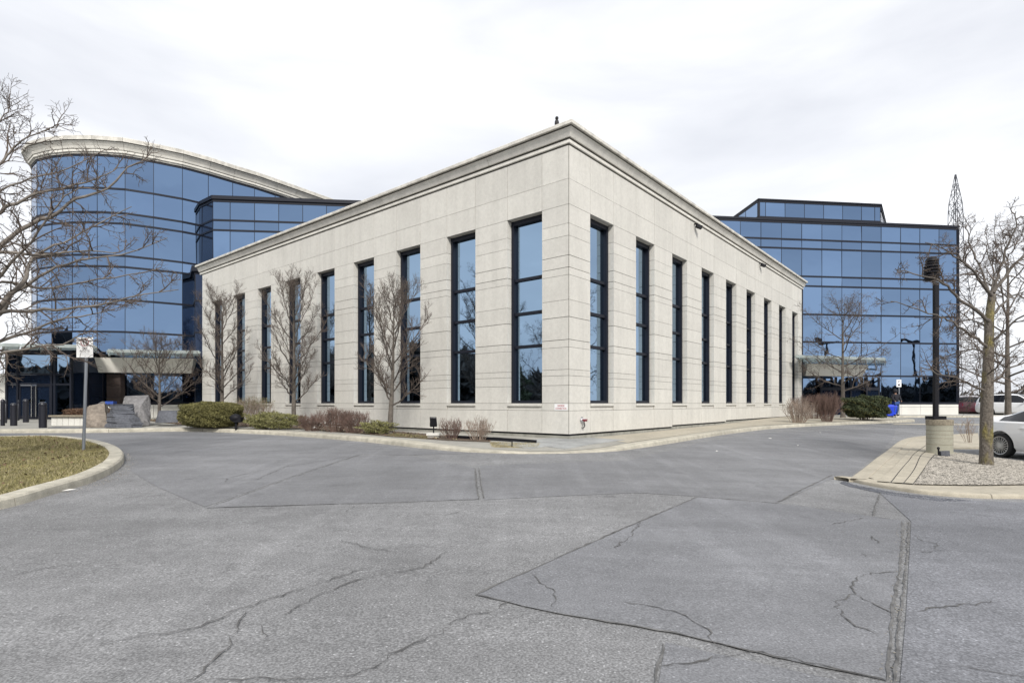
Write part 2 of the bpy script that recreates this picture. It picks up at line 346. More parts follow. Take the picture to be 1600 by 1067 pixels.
# sealed darker areas and patches
far_seal = pix([(-300, 800), (0, 800), (40, 789), (100, 770), (150, 752), (200, 742), (240, 760), (290, 790)])
drape('asphalt_patch', pix([(322, 794), (440, 752), (562, 711), (640, 712), (741, 731), (748, 780), (600, 785)]), .004, 'asphalt_smooth', .5)
drape('asphalt_patch', pix([(750, 728), (980, 720), (1100, 690), (1200, 676), (1290, 673), (1400, 668), (1392, 690), (1370, 712), (1335, 738), (1318, 750), (1300, 748), (1215, 786), (1092, 776), (1000, 770), (756, 781)]), .004, 'asphalt_smooth', .5)
drape('asphalt_patch', pix([(0, 678), (150, 678), (300, 676), (420, 681), (560, 692), (640, 703), (720, 709), (640, 711), (562, 710), (440, 750), (320, 792), (240, 758), (203, 735), (205, 712), (170, 694), (110, 683), (0, 684)]), .004, 'asphalt_smooth', .5)
drape('asphalt_patch', pix([(742, 930), (860, 877), (1090, 777), (1240, 789), (1412, 814), (1406, 880), (1396, 960), (1384, 1064), (1240, 1034), (1050, 989), (860, 957)]), .006, 'asphalt_patch', .35)
drape('asphalt_patch', pix([(1424, 815), (1372, 768), (1440, 776), (1540, 783), (1640, 786), (1900, 800), (1900, 1100), (1404, 1100), (1416, 960)]), .006, 'asphalt_blue', .35)
drape('asphalt_patch', pix([(1040, 1004), (1240, 1048), (1376, 1078), (1300, 1120), (1020, 1120)]), .0045, 'asphalt_patch', .35)
rs = random.Random(5)
def ribbon(name, P, w, off, m, jit=.0, wj=.4, seg=.12):
    Q = []; rgen = random.Random(hash(name) % 7 + len(P)*13 + int(abs(P[0][0])*100))
    for a, b in zip(P[:-1], P[1:]):
        n = max(1, int((Vector(b)-Vector(a)).length/seg))
        for i in range(n): Q.append(Vector(a).lerp(Vector(b), i/n))
    Q.append(Vector(P[-1])); V = []; Fc = []
    for i, q in enumerate(Q):
        d = (Q[min(i+1, len(Q)-1)]-Q[max(i-1, 0)]); d = d.normalized() if d.length > 0 else Vector((1, 0)); nn_ = Vector((-d.y, d.x))
        c = q + nn_*rgen.uniform(-jit, jit); ww = w/2*rgen.uniform(1-wj, 1+wj)*(.55+.6*abs(math.sin(i*.21+len(P))))
        if i in (0, len(Q)-1): ww *= .3
        for sg in (-1, 1):
            p = c+nn_*ww*sg; V.append((p.x, p.y, rz(p.x, p.y)+off))
        if i: k = 2*i; Fc.append([k-2, k-1, k+1, k])
    o = mesh(name, V, Fc, m); o['kind'] = 'structure'
    if o.data.polygons and o.data.polygons[0].normal.z < 0: o.data.flip_normals()
    return o
SE = [([(742,930),(860,877),(960,832),(1090,777)], .035), ([(1090,777),(1240,789),(1412,814)], .02), ([(742,930),(860,957),(1050,989),(1240,1034),(1384,1064)], .028),
      ([(322,794),(440,752),(562,711)], .025), ([(325,793.5),(600,786),(750,780.5)], .03), ([(742,731),(744,755),(749,781)], .05), ([(750,728),(860,722),(985,719)], .02),
      ([(1215,785),(1256,764),(1300,742)], .05), ([(1376,769),(1368,790),(1364,806)], .03), ([(1036,1006),(1030,1040),(1024,1070)], .03), ([(1410,815),(1406,880),(1394,960),(1384,1067)], .03),
      ([(560,709),(500,722),(420,733),(355,747)], .015)]
for p, w in SE: ribbon('asphalt_seam', pix(p), w*.55, .010, 'seam', .01, .5, .1)
ribbon('asphalt_seam', pix([(1420,815),(1417,880),(1406,960),(1397,1070)]), .012, .009, 'seam', .008, .6, .06)
ribbon('asphalt_seam', pix([(748,731),(751,755),(756,780)]), .02, .0085, 'seam', .006, .4, .1)
CK = [[(385,957),(367,985),(355,1015),(325,1045),(295,1067)], [(575,887),(515,907),(430,935),(350,960)], [(670,995),(640,1012),(610,1025),(585,1045),(555,1055),(520,1060),(480,1062),(400,1061),(330,1064),(300,1068)],
      [(770,955),(735,963),(705,975),(690,990),(670,995)], [(820,895),(838,903),(847,912),(862,922),(865,930),(864,950)], [(1400,895),(1370,896),(1345,900),(1333,910),(1332,915),(1336,929),(1309,942),(1308,950),(1317,966),(1340,980),(1375,995)],
      [(1335,929),(1360,942),(1390,960)], [(1130,1014),(1118,1008),(1105,985),(1080,967),(1030,950),(965,940)], [(1465,860),(1462,850),(1440,846)], [(1465,860),(1445,864),(1420,862)], [(1432,955),(1470,949),(1520,945),(1550,940)],
      [(1032,1044),(1080,1036),(1140,1026),(1160,1024)], [(1120,1010),(1160,1016),(1240,1030),(1300,1046),(1384,1064)], [(700,862),(660,888),(600,898),(560,905),(500,930),(445,962)], [(620,865),(560,852),(530,845)], [(360,960),(300,985),(220,995),(150,1010)],
      [(400,975),(412,990),(414,1002)], [(1000,816),(985,838),(960,858)], [(1362,845),(1360,838),(1374,850)], [(1350,866),(1352,871)], [(0,905),(60,890),(120,880)], [(200,1050),(170,1062)], [(720,800),(690,806)], [(1480,800),(1540,806),(1600,815)], [(1500,1040),(1560,1055),(1600,1060)], [(560,712),(450,728),(400,750),(352,753),(355,748),(285,749)],
      [(800,940),(770,955)], [(560,790),(540,800)], [(1350,810),(1300,820)], [(1440,846),(1425,835)]]
for p in CK: ribbon('asphalt_crack', pix(p), .009, .012, 'crack', .022, .7, .05)

# ------------------------------------------------------------ kerbs
def kerb(name, pts, inward, width, label_h, m='kerb', seglen=3.0, round_=.03):
    """pts: outer bottom edge; inward = +1 if interior lies to the left of travel"""
    root = bpy.data.objects.new(name, None); COL.objects.link(root); root['kind'] = 'structure'
    P = [Vector(p).to_2d() for p in pts]; acc = 0; cur = []; segs = []
    N = []
    for i in range(len(P)):
        d = (P[min(i+1, len(P)-1)]-P[max(i-1, 0)]).normalized(); N.append(Vector((-d.y, d.x))*inward)
    prof = [(0, -.06), (.012, .5), (.02, .80), (.05, 1.0), (width-.02, 1.04), (width, 1.0), (width, -.06)]
    rows = []
    for i, p in enumerate(P):
        row = []
        for a, b in prof:
            q = p+N[i]*a; h = float(DZ(q.x, q.y))*label_h
            zb = rz(p.x, p.y)
            row.append((q.x, q.y, zb + (b if b < 0 else b*h)))
        rows.append(row)
    i0 = 0
    while i0 < len(P)-1:
        i1 = i0; L_ = 0
        while i1 < len(P)-1 and L_ < seglen: L_ += (P[i1+1]-P[i1]).length; i1 += 1
        rr_ = [list(map(Vector, r)) for r in rows[i0:i1+1]]
        if len(rr_) >= 2:
            g = .006
            d0 = (rr_[1][0]-rr_[0][0]).normalized()*g; d1 = (rr_[-2][0]-rr_[-1][0]).normalized()*g
            rr_[0] = [q+d0 for q in rr_[0]]; rr_[-1] = [q+d1 for q in rr_[-1]]
        n = len(prof); V = [q for r in rr_ for q in r]; Fc = []
        for a in range(len(rr_)-1):
            for b in range(n-1):
                k = a*n+b; f = [k, k+1, k+n+1, k+n]; Fc.append(f if inward < 0 else f[::-1])
        Fc.append(list(range(n))); Fc.append([(len(rr_)-1)*n+b for b in range(n)])
        o = mesh('kerb_segment', V, Fc, m, root)
        bm = bmesh.new(); bm.from_mesh(o.data); bmesh.ops.recalc_face_normals(bm, faces=bm.faces); bm.to_mesh(o.data); bm.free()
        i0 = i1
    return P, N
KP = pix([(-150,676),(0,676.5),(150,676),(300,674),(420,679),(480,683),(560,689.5),(615,695.5),(670,701.5),(725,706),(790,708.5),(840,709),(900,708),(960,705),(1000,700),(1050,692.5),(1100,684),(1150,676.5),(1200,670.5),(1250,667),(1300,664.5),(1350,662.5),(1390,661)])
KP = KP + [(22.2,31.0),(22.8,33),(22.4,35),(22.8,37.2),(26,38.5),(34,39.4),(45,40),(62,41)]
KC = [(x_, KP[0][1]+.02*(KP[0][0]-x_)) for x_ in np.arange(-60, KP[0][0]-.5, 1.5)]+[tuple(p) for p in catmull([(p[0], p[1]) for p in KP], 8)]
KPP, KN = kerb('kerb', KC, 1, .42, 1.0)
inner = [tuple(p+n*.39) for p, n in zip(KPP, KN)]
drape('pavement', inner+[(62, 68), (-60, 68)], 0, 'pave', .8, pad=True)
# beige sidewalk along the right face of the stone wing
C0 = Vector((1.67, 16.5)); dL = Vector((-.766, .643)); dR = Vector((.643, .766))
def W2(face, t, out):   # plan point on a face, out = distance outward
    d, n = (dL, -dR) if face == 'L' else (dR, -dL)
    return C0+d*t+n*out
ki = [p for p in inner if 3.2 < p[0] < 21.6 and p[1] < 33]
sw = ki + [tuple(W2('R', 26.5, .05)), tuple(W2('R', 1.2, .05))]
drape('sidewalk', sw, .006, 'apron', .8, pad=True)
# gutter of pale concrete between the drive and the entrance bay
drape('gutter', pix([(1392,663.5),(1450,663.5),(1560,664.5),(1560,662.5),(1450,661.8),(1400,661.8)]), .005, 'apron', .8)

# left grass island
GI = pix([(-420,900),(-200,842),(0,796.5),(40.6,786),(75,775),(104,766.4),(138,756),(162.5,746),(183.6,734),(194,722.6),(192.6,712),(179,703),(156,696),(127,691),(91,687.3),(49,687),(0,688),(-200,690),(-420,694)])
GC = [tuple(p) for p in catmull(GI, 5)]
GPP, GN = kerb('kerb', GC, 1, .28, 1.08)
gin = [tuple(p+n*.25) for p, n in zip(GPP, GN)]
drape('lawn_soil', gin, -.02, 'soilgrass', .5, pad=True)

def inpoly(poly, X, Y):
    c = np.zeros(X.shape, bool); n = len(poly)
    for i in range(n):
        x0, y0 = poly[i]; x1, y1 = poly[(i+1) % n]
        if y0 == y1: continue
        m_ = ((y0 > Y) != (y1 > Y)) & (X < (x1-x0)*(Y-y0)/(y1-y0)+x0); c ^= m_
    return c
def scatter(poly, n, seed, xr=None, yr=None):
    rg = np.random.default_rng(seed); xs_ = [p[0] for p in poly]; ys_ = [p[1] for p in poly]
    a, b = xr or (min(xs_), max(xs_)); c, d = yr or (min(ys_), max(ys_))
    X = rg.uniform(a, b, n); Y = rg.uniform(c, d, n); k = inpoly(poly, X, Y); return X[k], Y[k], rg
def blades(name, poly, n, hgt, m, seed, label, xr=None, yr=None):
    X, Y, rg = scatter(poly, n, seed, xr, yr); Z = RZ(X, Y)+DZ(X, Y)-.02; k = len(X)
    an = rg.uniform(0, 6.28, k); h = hgt*rg.uniform(.5, 1.3, k); w = .006*rg.uniform(.7, 1.6, k)
    P = np.stack([X, Y, Z], 1); side = np.stack([np.cos(an)*w, np.sin(an)*w, 0*an], 1)
    le = rg.normal(0, .6, (k, 2))*h[:, None]; tip = P+np.stack([le[:, 0], le[:, 1], h], 1)
    V = np.stack([P-side, P+side, tip], 1); o = npmesh(name, V, 3, m); tag(o, label, 'grass', kind='stuff'); return o
blades('grass', gin, 150000, .05, 'grass', 1, 'short green lawn grass inside the kerbed island by the no parking sign', (-17, -4.5))
blades('grass', gin, 110000, .045, 'straw', 2, 'dry straw coloured blades mixed through the island lawn', (-17, -4.5))

# right gravel island
RK = pix([(1327,751),(1354,730),(1384,707.5),(1412.5,688),(1446,683),(1487,681),(1525,679)])
front = pix([(1900,800),(1700,783),(1600,779.5),(1537,779),(1450,773),(1400,766),(1354,758),(1333,753)])
isl = [tuple(p) for p in catmull(front+RK, 5)]
IPP, IN = kerb('kerb', isl, 1 if False else -1, .3, .55, 'apron', 2.6)
iin = [tuple(p+n*.27) for p, n in zip(IPP, IN)]
body = iin + [(20, 24), (20, 17.8), (12.45, 17.4), (12.45, 10.4), (iin[0][0], 10.4)]
kerb('kerb', [(22, 24.1), (22, 17.9), (16, 17.62), (12.75, 17.3), (12.55, 16.4), (12.5, 14), (12.5, 10.4)], -1, .2, .55, 'apron', 2.6)
drape('island_apron', body, -.058, 'apron', .5, pad=True)
gp = pix([(1429,752.5),(1440,738),(1448,724),(1456,715),(1462,708),(1490,707)], True)
gpoly = gp+[(12.4, 15.6), (12.4, 10.3), (iin[0][0], 10.2)]+pix([(1900,760),(1700,753),(1600,753),(1520,754)], True)
drape('gravel_bed', gpoly, -.045, 'gravelbed', .5, pad=True)
def stones(name, poly, n, r0, r1, m, seed, label, xr=None, yr=None, off=-.04, pad=True):
    X, Y, rg = scatter(poly, n, seed, xr, yr); Z = RZ(X, Y)+(DZ(X, Y) if pad else 0)+off; k = len(X); r = rg.uniform(r0, r1, k)
    base = np.array([(1,0,0),(0,1,0),(-1,0,0),(0,-1,0),(0,0,.8),(0,0,-.8)], float); fc = [(0,1,4),(1,2,4),(2,3,4),(3,0,4),(1,0,5),(0,3,5)]
    an = rg.uniform(0, 6.28, k); ca, sa = np.cos(an), np.sin(an)
    J = base[None]*(1+rg.uniform(-.35, .35, (k, 6, 3)))*r[:, None, None]*np.array([1.2, .9, .7])
    Xr = J[..., 0]*ca[:, None]-J[..., 1]*sa[:, None]; Yr = J[..., 0]*sa[:, None]+J[..., 1]*ca[:, None]
    P = np.stack([Xr+X[:, None], Yr+Y[:, None], J[..., 2]+(Z+r*.3)[:, None]], -1)
    V = P[:, np.array(fc).ravel()].reshape(-1, 3); o = npmesh(name, V, 3, m); tag(o, label, 'gravel', kind='stuff'); return o
stones('gravel', gpoly, 60000, .009, .024, 'gravel', 3, 'pale loose gravel filling the island around the lamp base and mossy tree', (6.5, 12.4), (9, 16))
stones('gravel', pix([(1318,752),(1340,759),(1400,770),(1470,778),(1520,783),(1470,784),(1390,774),(1330,761),(1312,755)]), 9000, .006, .016, 'slate', 4, 'dark loose grit along the foot of the gravel island kerb', off=0, pad=False)
stones('gravel', pix([(1400,815),(1424,815),(1420,880),(1410,960),(1400,1070),(1370,1070),(1388,960),(1398,880)]), 4200, .003, .008, 'gravelbed', 5, 'loose pale grit lying along the long asphalt seam', off=.004, pad=False)
stones('gravel', pix([(1406,815),(1420,815),(1415,880),(1406,960),(1397,1070),(1380,1070),(1393,960),(1402,880)]), 1800, .003, .007, 'gravel', 15, 'pale chips lying along the long asphalt seam', off=.004, pad=False)
stones('gravel', pix([(198,706),(215,722),(200,742),(150,762),(110,772),(100,770),(150,752),(185,735),(196,722)]), 2500, .005, .012, 'gravel', 6, 'loose grit beside the rounded tip of the grass island', off=.002, pad=False)
# paving bands (each a long curved strip, joints recessed)
bl = [pix(q, True) for q in ([(1350,751),(1381,728),(1397,708),(1420,691),(1438,684.6)], [(1370,748),(1401,721.5),(1412.5,709),(1431,692.5),(1446,685.6)], [(1392,750),(1405,733.5),(1420,717),(1429,706),(1448,693)], [(1412,751),(1429,729.5),(1437,712),(1442.5,705.6),(1456,698)], [(1427,752),(1446,726),(1453,716),(1460,708.5),(1468,702)])]
pb = bpy.data.objects.new('paving_strips', None); COL.objects.link(pb); pb['kind'] = 'structure'
for a, b in zip(bl[1:-1], bl[2:]):
    A = catmull(a, 4); B = catmull(b, 4)
    sh = [A[i].lerp(B[i], .05) for i in range(len(A))]; sh2 = [A[i].lerp(B[i], .96) for i in range(len(A))]
    drape('paving_strip', [tuple(p) for p in sh]+[tuple(p) for p in reversed(sh2)], -.035, 'apron', .6, pad=True, parent=pb, kind=None)
    V = []; Fc = []
    for i, p in enumerate(sh):
        V += [(p.x, p.y, pz(p.x, p.y)-.034), (p.x, p.y, pz(p.x, p.y)-.09)]
drape('paving_joint', [tuple(p) for p in catmull(bl[1], 4)]+[tuple(p) for p in reversed(catmull(bl[4], 4))], -.052, 'seam', .5, pad=True, parent=pb, kind=None)
# grey paving slabs at the stone corner (ramp)
sp = bpy.data.objects.new('corner_paving', None); COL.objects.link(sp); sp['kind'] = 'structure'
cpoly = pix([(838,700),(790,697),(800,690),(850,684),(905,684),(960,686),(1000,690),(985,698),(940,704),(900,705.5)], True)
th = math.atan2(dR.y, dR.x)
for i in range(-8, 9):
    for j in range(-8, 9):
        c = Vector((1.3, 14.6))+dR*(i*.62)+dL*(j*.62)
        if not bool(inpoly(cpoly, np.array([c.x]), np.array([c.y]))[0]): continue
        q = [c+dR*a*.30+dL*b*.30 for a, b in ((-1, -1), (1, -1), (1, 1), (-1, 1))]
        if not inpoly(inner+[(62, 68), (-60, 68)], np.array([p.x for p in q]), np.array([p.y for p in q])).all(): continue
        V = [(p.x, p.y, pz(p.x, p.y)-.03) for p in q]+[(p.x, p.y, pz(p.x, p.y)+.014+.003*math.sin(i*7+j*3)) for p in q]
        mb = MB(); mb.quadbox(V); mb.build('paving_slab', 'slab', sp)
# planting bed and grass strips on the left
bed = pix([(288,664.5),(420,668),(480,671),(560,677.5),(612,682.5),(700,688.5),(765,691),(770,685),(700,681),(615,674)], True)+[tuple(W2('L', 9.4, .35)), tuple(W2('L', 26, .35)), tuple(W2('L', 26.3, 3.2))]
drape('planting_bed', bed, .012, 'mulch', .6, pad=True)
gs = pix([(604,681.5),(668,686.5),(672,682),(612,677)], True)
blades('grass', gs, 6000, .06, 'grass', 7, 'thin strip of green grass between the kerb and the stone wing')
blades('grass', pix([(470,670.3),(600,681),(606,677),(470,666)], True), 3500, .05, 'straw', 9, 'dry grass on the kerb side of the planting bed')
gd = pix([(770,699),(838,700),(845,693),(765,691)], True)
blades('grass', gd, 7000, .05, 'straw', 8, 'patch of dry yellow grass beside the low black edging')

# ------------------------------------------------------------ stone wing
def Z(e): return EYE + e           # heights are kept relative to the eye
def P3(face, t, out, e):
    p = W2(face, t, out); return (p.x, p.y, Z(e))
def fbox(mb, face, t0, t1, e0, e1, o0, o1):
    a = [(t0, o1), (t1, o1), (t1, o0), (t0, o0)]
    if face == 'L': a = a[::-1]
    mb.quadbox([P3(face, t, o, e0) for t, o in a]+[P3(face, t, o, e1) for t, o in a])
SWG = thing('stone_office_wing', 'pale limestone two storey wing with tall narrow windows, its sharp corner facing the drive', 'building', (C0.x, C0.y, .4))
LT = [(.99+2.805*k, 1.385) for k in range(9)]; RT = [(1.17+2.985*k, 1.43) for k in range(9)]
ELEV = [0, .533, .816, 1.0, 1.655, 1.875, 2.55, 3.05, 3.78, 4.0, 4.36, 4.93, 5.29, 5.85]
LEN = {'L': 26.1, 'R': 27.5}
panels = []
G2 = .008
def panel(face, t0, t1, e0, e1, dep=.19, big=0.):
    vg = .5*big+.005
    mb = MB(); g = .007
    fbox(mb, face, t0+g, t1-g, e0+vg, e1-vg, -dep, random.Random(len(panels)).uniform(-.0015, .0015))
    tm = (t0+t1)/2; p = W2(face, tm, 0); u = F/p.y
    size = min((e1-e0)*u, (t1-t0)*u*.7)
    panels.append((size*(1+.0*tm), mb))
base_e = {'L': lambda t: -.91, 'R': lambda t: -.91 if t < 7.17 else (-.855 if t < 13 else -.80)}
for face, WT in (('L', LT), ('R', RT)):
    edges = [0]
    for t, w in WT: edges += [t, t+w]
    edges.append(LEN[face])
    for k in range(len(edges)-1):
        t0, t1 = edges[k], edges[k+1]; iswin = k % 2 == 1
        if k == 0: t0 += .016
        panel(face, t0, t1, 5.85, 6.6); panel(face, t0, t1, 6.6, 7.58)
        tt = [t0, t1]
        if not iswin and t0 < 7.17 < t1 and face == 'R': pass
        panel(face, t0, t1, base_e[face]((t0+t1)/2), -.22)
        if not iswin:
            panel(face, t0, t1, -.22, 0)
            for a, b in zip(ELEV[:-1], ELEV[1:]): panel(face, t0, t1, a, b, .36, .012 if (a in (1.875, 4.0) ) else 0)
panels.sort(key=lambda q: -q[0])
for s_, mb in panels[:290]: mb.build('stone_panel', 'stone', SWG)
rest = MB()
for s_, mb in panels[290:]:
    b0 = len(rest.V); rest.V += mb.V; rest.F += [[i+b0 for i in f] for f in mb.F]
if rest.V: rest.build('stone_panel', 'stone', SWG, kind='stuff')
# backing behind the joints, with openings left for the windows
bk = MB()
for face, WT in (('L', LT), ('R', RT)):
    prev = .03
    fbox(bk, face, .03, LEN[face]-.02, 5.87, 7.6, -.5, -.03); fbox(bk, face, .03, LEN[face]-.02, -.9 if face == 'L' else -.79, -.24, -.5, -.03)
    fbox(bk, face, .03, LEN[face]-.02, -.24, -.02, -.5, -.12)
    for t, w in WT+[(LEN[face], 0)]:
        if t-prev > .1: fbox(bk, face, prev+.02, t-.02, -.02, 5.87, -.5, -.03)
        prev = t+w
bk.build('joint_backing', 'joint', SWG)
# plinth
cj = MB(); cj.quadbox([tuple(C0+dL*a+dR*b_)+(z_,) for z_ in (Z(-.9), Z(7.58)) for a, b_ in ((.014, .014), (.014, .2), (.2, .2), (.2, .014))]); cj.build('corner_joint', 'joint', SWG)
pl = MB(); fl = MB()
fbox(pl, 'L', 0, LEN['L'], -1.6, -.96, -.4, -.05); fbox(fl, 'L', 0, LEN['L']-.05, -.958, -.905, -.38, -.045)
for a, b_, e_ in ((.06, 7.165, -.91), (7.17, 13.06, -.855), (13.07, LEN['R'], -.80)):
    fbox(pl, 'R', a, b_, -1.6, e_-.055, -.4, -.05); fbox(fl, 'R', a, b_-.01, e_-.053, e_-.0, -.38, -.045)
pl.build('plinth', 'plinth', SWG); fl.build('base_flashing', 'black', SWG)
# windows
MUL = [1.80, 2.853, 3.94]
for face, WT in (('L', LT), ('R', RT)):
    for t, w in WT:
        f = MB(); o0, o1 = -.36, -.20
        fbox(f, face, t+.002, t+.10, .0, 5.84, o0, o1); fbox(f, face, t+w-.10, t+w-.002, 0, 5.84, o0, o1)
        fbox(f, face, t+.1, t+w-.1, 0, .09, o0, o1-.003); fbox(f, face, t+.1, t+w-.1, 5.70, 5.84, o0, o1-.003)
        for z in MUL: fbox(f, face, t+.1, t+w-.1, z-.045, z+.045, o0, o1-.05)
        fr = f.build('window', 'frame', SWG)
        zz = [.09]+sum([[z-.045, z+.045] for z in MUL], [])+[5.70]
        rg = random.Random(int(t*100)+ord(face))
        for i in range(4):
            a, b = zz[2*i], zz[2*i+1]; V = []
            for (tt, ee) in ((t+.1, a), (t+w-.1, a), (t+w-.1, b), (t+.1, b)):
                V.append(P3(face, tt, -.325+rg.uniform(-.0015, .0015), ee))
            pn = mesh('pane', V, [[0, 1, 2, 3] if face == 'R' else [3, 2, 1, 0]], 'glass_light', fr)
        s = MB(); fbox(s, face, t+.01, t+w-.01, -.215, -.085, -.42, -.035); fbox(s, face, t+.01, t+w-.01, -.085, -.003, -.42, .022); s.build('sill', 'stone', fr)
        h = MB(); fbox(h, face, t+.02, t+w-.02, 5.842, 5.868, -.42, -.19); h.build('lintel', 'stone', fr)
# cornice: bead, cove and cap cut in 3 m pieces, mitred at the corner
def sweep(face, t0, t1, prof, name, m, mit0=False, ret1=False):
    V = []; n = len(prof)
    for (t, mit) in ((t0, mit0), (t1, False)):
        for o, e_ in prof:
            tt = t - (o if mit else 0); V.append(P3(face, tt, o, e_))
    Fc = [[i, (i+1) % n, n+(i+1) % n, n+i] for i in range(n)]+[list(range(n))[::-1], [n+i for i in range(n)]]
    if face == 'L': Fc = [f[::-1] for f in Fc]
    return mesh(name, V, Fc, m, SWG)
bead = [(-.3, 7.612), (.035, 7.612), (.05, 7.63), (.05, 7.715), (.04, 7.725), (-.3, 7.725)]
cove = [(-.3, 7.768), (.10, 7.768), (.115, 7.80), (.145, 7.87), (.185, 7.94), (.225, 7.975), (.225, 7.98), (-.3, 7.98)]
cap = [(-.45, 8.022), (.29, 8.022), (.30, 8.035), (.30, 8.12), (.28, 8.14), (-.45, 8.155)]
for face in 'LR':
    st = 1.4025 if face == 'L' else 1.4925; Ln = LEN[face]; t = 0; k = 0
    ed = [0.]
    WT = LT if face == 'L' else RT
    for (a, w) in WT: ed.append(a); ed.append(a+w) 
    ed = [0]+[a+w/2+ (1.4 if face == 'L' else 1.49) for a, w in WT[:-1]]+[Ln+.25]
    for a, b in zip(ed[:-1], ed[1:]):
        g0 = .006 if a > 0 else 0; g1 = .006
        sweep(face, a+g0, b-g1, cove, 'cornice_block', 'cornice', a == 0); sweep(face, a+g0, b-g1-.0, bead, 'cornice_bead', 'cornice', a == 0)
        sweep(face, a+g0, b-g1+(.05 if b > Ln else 0), cap, 'parapet_cap', 'cap', a == 0)
for face in 'LR':
    for o_, ea, eb in ((.222, 7.972, 8.03), (.048, 7.72, 7.775), (.004, 7.575, 7.618)):
        sweep(face, 0, LEN[face]+.1, [(-.3, ea), (o_, ea), (o_, eb), (-.3, eb)], 'sealant_joint', 'joint', True)
bb = MB()
for face in 'LR': fbox(bb, face, .05, LEN[face]+.1, 7.59, 8.05, -.45, -.01)
bb.build('cornice_backing', 'joint', SWG)
# body and roof
D4 = [W2('L', 0, -.42), W2('L', 26.0, -.42), W2('L', 26.0, -.42)+dR*27, W2('R', 27.4, -.42)]
rf = MB(); rf.prism([tuple(p) for p in [C0+dR*.45+dL*.45, C0+dR*27.3+dL*.45, C0+dR*27.3+dL*25.9, C0+dR*.45+dL*25.9]], Z(7.2), Z(7.5)); rf.build('roof', 'roof', SWG)
ib = MB(); ib.prism([tuple(p) for p in [C0+dR*1.2+dL*1.2, C0+dR*26.5+dL*1.2, C0+dR*26.5+dL*25.2, C0+dR*1.2+dL*25.2]], .2, Z(7.19)); ib.build('inner_walls', 'interior', SWG)
ew = MB(); ew.prism([tuple(p) for p in [C0+dL*26.08+dR*.3, C0+dL*25.9+dR*.3, C0+dL*25.9+dR*27.2, C0+dL*26.08+dR*27.2][::-1]], .2, Z(7.9))
ew.prism([tuple(p) for p in [C0+dR*27.48+dL*.3, C0+dR*27.48+dL*25.9, C0+dR*27.2+dL*25.9, C0+dR*27.2+dL*.3]], .2, Z(7.9)); ew.build('end_wall', 'whitewall', SWG)

# ------------------------------------------------------------ curtain walls
ROWS = [0, 2.0, 4.45, 6.45, 8.5, 9.2, 11.2, 11.85]
def curtain(root, pts, rows, seed, m='glass', tw=.10, base=True, m0=None, skip=None):
    """pts: plan points left to right as seen from outside; one pane per bay and row"""
    rg = random.Random(seed); nb = len(pts)-1
    P = [Vector(p).to_2d() for p in pts]
    cen = sum(P, Vector((0, 0)))/len(P)
    for k in range(nb):
        a, b = P[k], P[k+1]; d = (b-a).normalized(); n = Vector((d.y, -d.x))
        for r in range(len(rows)-1):
            if skip and skip(k, r): continue
            z0, z1 = rows[r]+.05, rows[r+1]-.05; V = []
            tx, ty = rg.gauss(0, .0038), rg.gauss(0, .0038)
            for q, e_, sx, sy in ((a+d*.015, z0, -1, -1), (b-d*.015, z0, 1, -1), (b-d*.015, z1, 1, 1), (a+d*.015, z1, -1, 1)):
                w = q+n*(tx*sx+ty*sy); V.append((w.x, w.y, Z(e_)))
            mesh('pane', V, [[0, 1, 2, 3]], m if not (m0 and r == 0) else m0, root)
    for r, e_ in enumerate(rows):
        mb = MB(); h = .06 if r not in (0, len(rows)-1) else .08
        for k in range(nb):
            a, b = P[k], P[k+1]; d = (b-a).normalized(); n = Vector((d.y, -d.x)); o0, o1 = -.12, .035
            q = [a+n*o0, a+n*o1, b+n*o1, b+n*o0]; q = [q[1], q[2], q[3], q[0]]
            mb.quadbox([(p.x, p.y, Z(e_-h)) for p in q]+[(p.x, p.y, Z(e_+h)) for p in q])
        mb.build('transom', 'frame', root)
    for k in range(nb+1):
        a = P[k]; d = (P[min(k+1, nb)]-P[max(k-1, 0)]).normalized(); n = Vector((d.y, -d.x))
        q = [a-d*.016+n*.012, a+d*.016+n*.012, a+d*.016-n*.12, a-d*.016-n*.12]
        mb = MB(); mb.quadbox([(p.x, p.y, Z(rows[0]+.09)) for p in q]+[(p.x, p.y, Z(rows[-1]-.09)) for p in q]); mb.build('mullion', 'frame', root)
    if base:
        for k in range(nb):
            a, b = P[k], P[k+1]; d = (b-a).normalized(); n = Vector((d.y, -d.x)); mb = MB()
            q = [a+n*.05+d*.008, b+n*.05-d*.008, b-n*.2-d*.008, a-n*.2+d*.008]
            for z0, z1 in ((-1.15, -.28), (-.265, -.09)):
                mb.quadbox([(p.x, p.y, Z(z0)) for p in q]+[(p.x, p.y, Z(z1)) for p in q])
            mb.build('base_panel', 'whitewall', root)
# curved tower: plan points from (bearing, height of glass head)
tp = [(81,385),(113,388),(152,388),(195.5,385),(240,377),(285,368),(325.5,357.4),(363.5,346),(397.6,336.5),(430,326),(459,316.4),(490,306),(520,296)]
TPTS = []
for u, h in tp:
    Y = F*15.4/h; TPTS.append(((u-800)/F*Y, Y))
TPTS = [(-33.4,44.5),(-33.5,42.9),(-33.3,41.2),(-32.8,39.5),(-32.1,37.9),(-31.25,36.6),(-30.15,35.7)]+TPTS
TW = thing('curved_glass_tower', 'tall curved tower of blue mirror glass with a sweeping stone cornice', 'building', (-25, 37, .5))
TROWS = ROWS+[13.35, 15.4]
curtain(TW, TPTS, TROWS, 11)
Pp = [Vector(p) for p in TPTS]
def off(P, o):
    out = []
    for i in range(len(P)):
        d = (P[min(i+1, len(P)-1)]-P[max(i-1, 0)]).normalized(); out.append(P[i]+Vector((d.y, -d.x))*o)
    return out
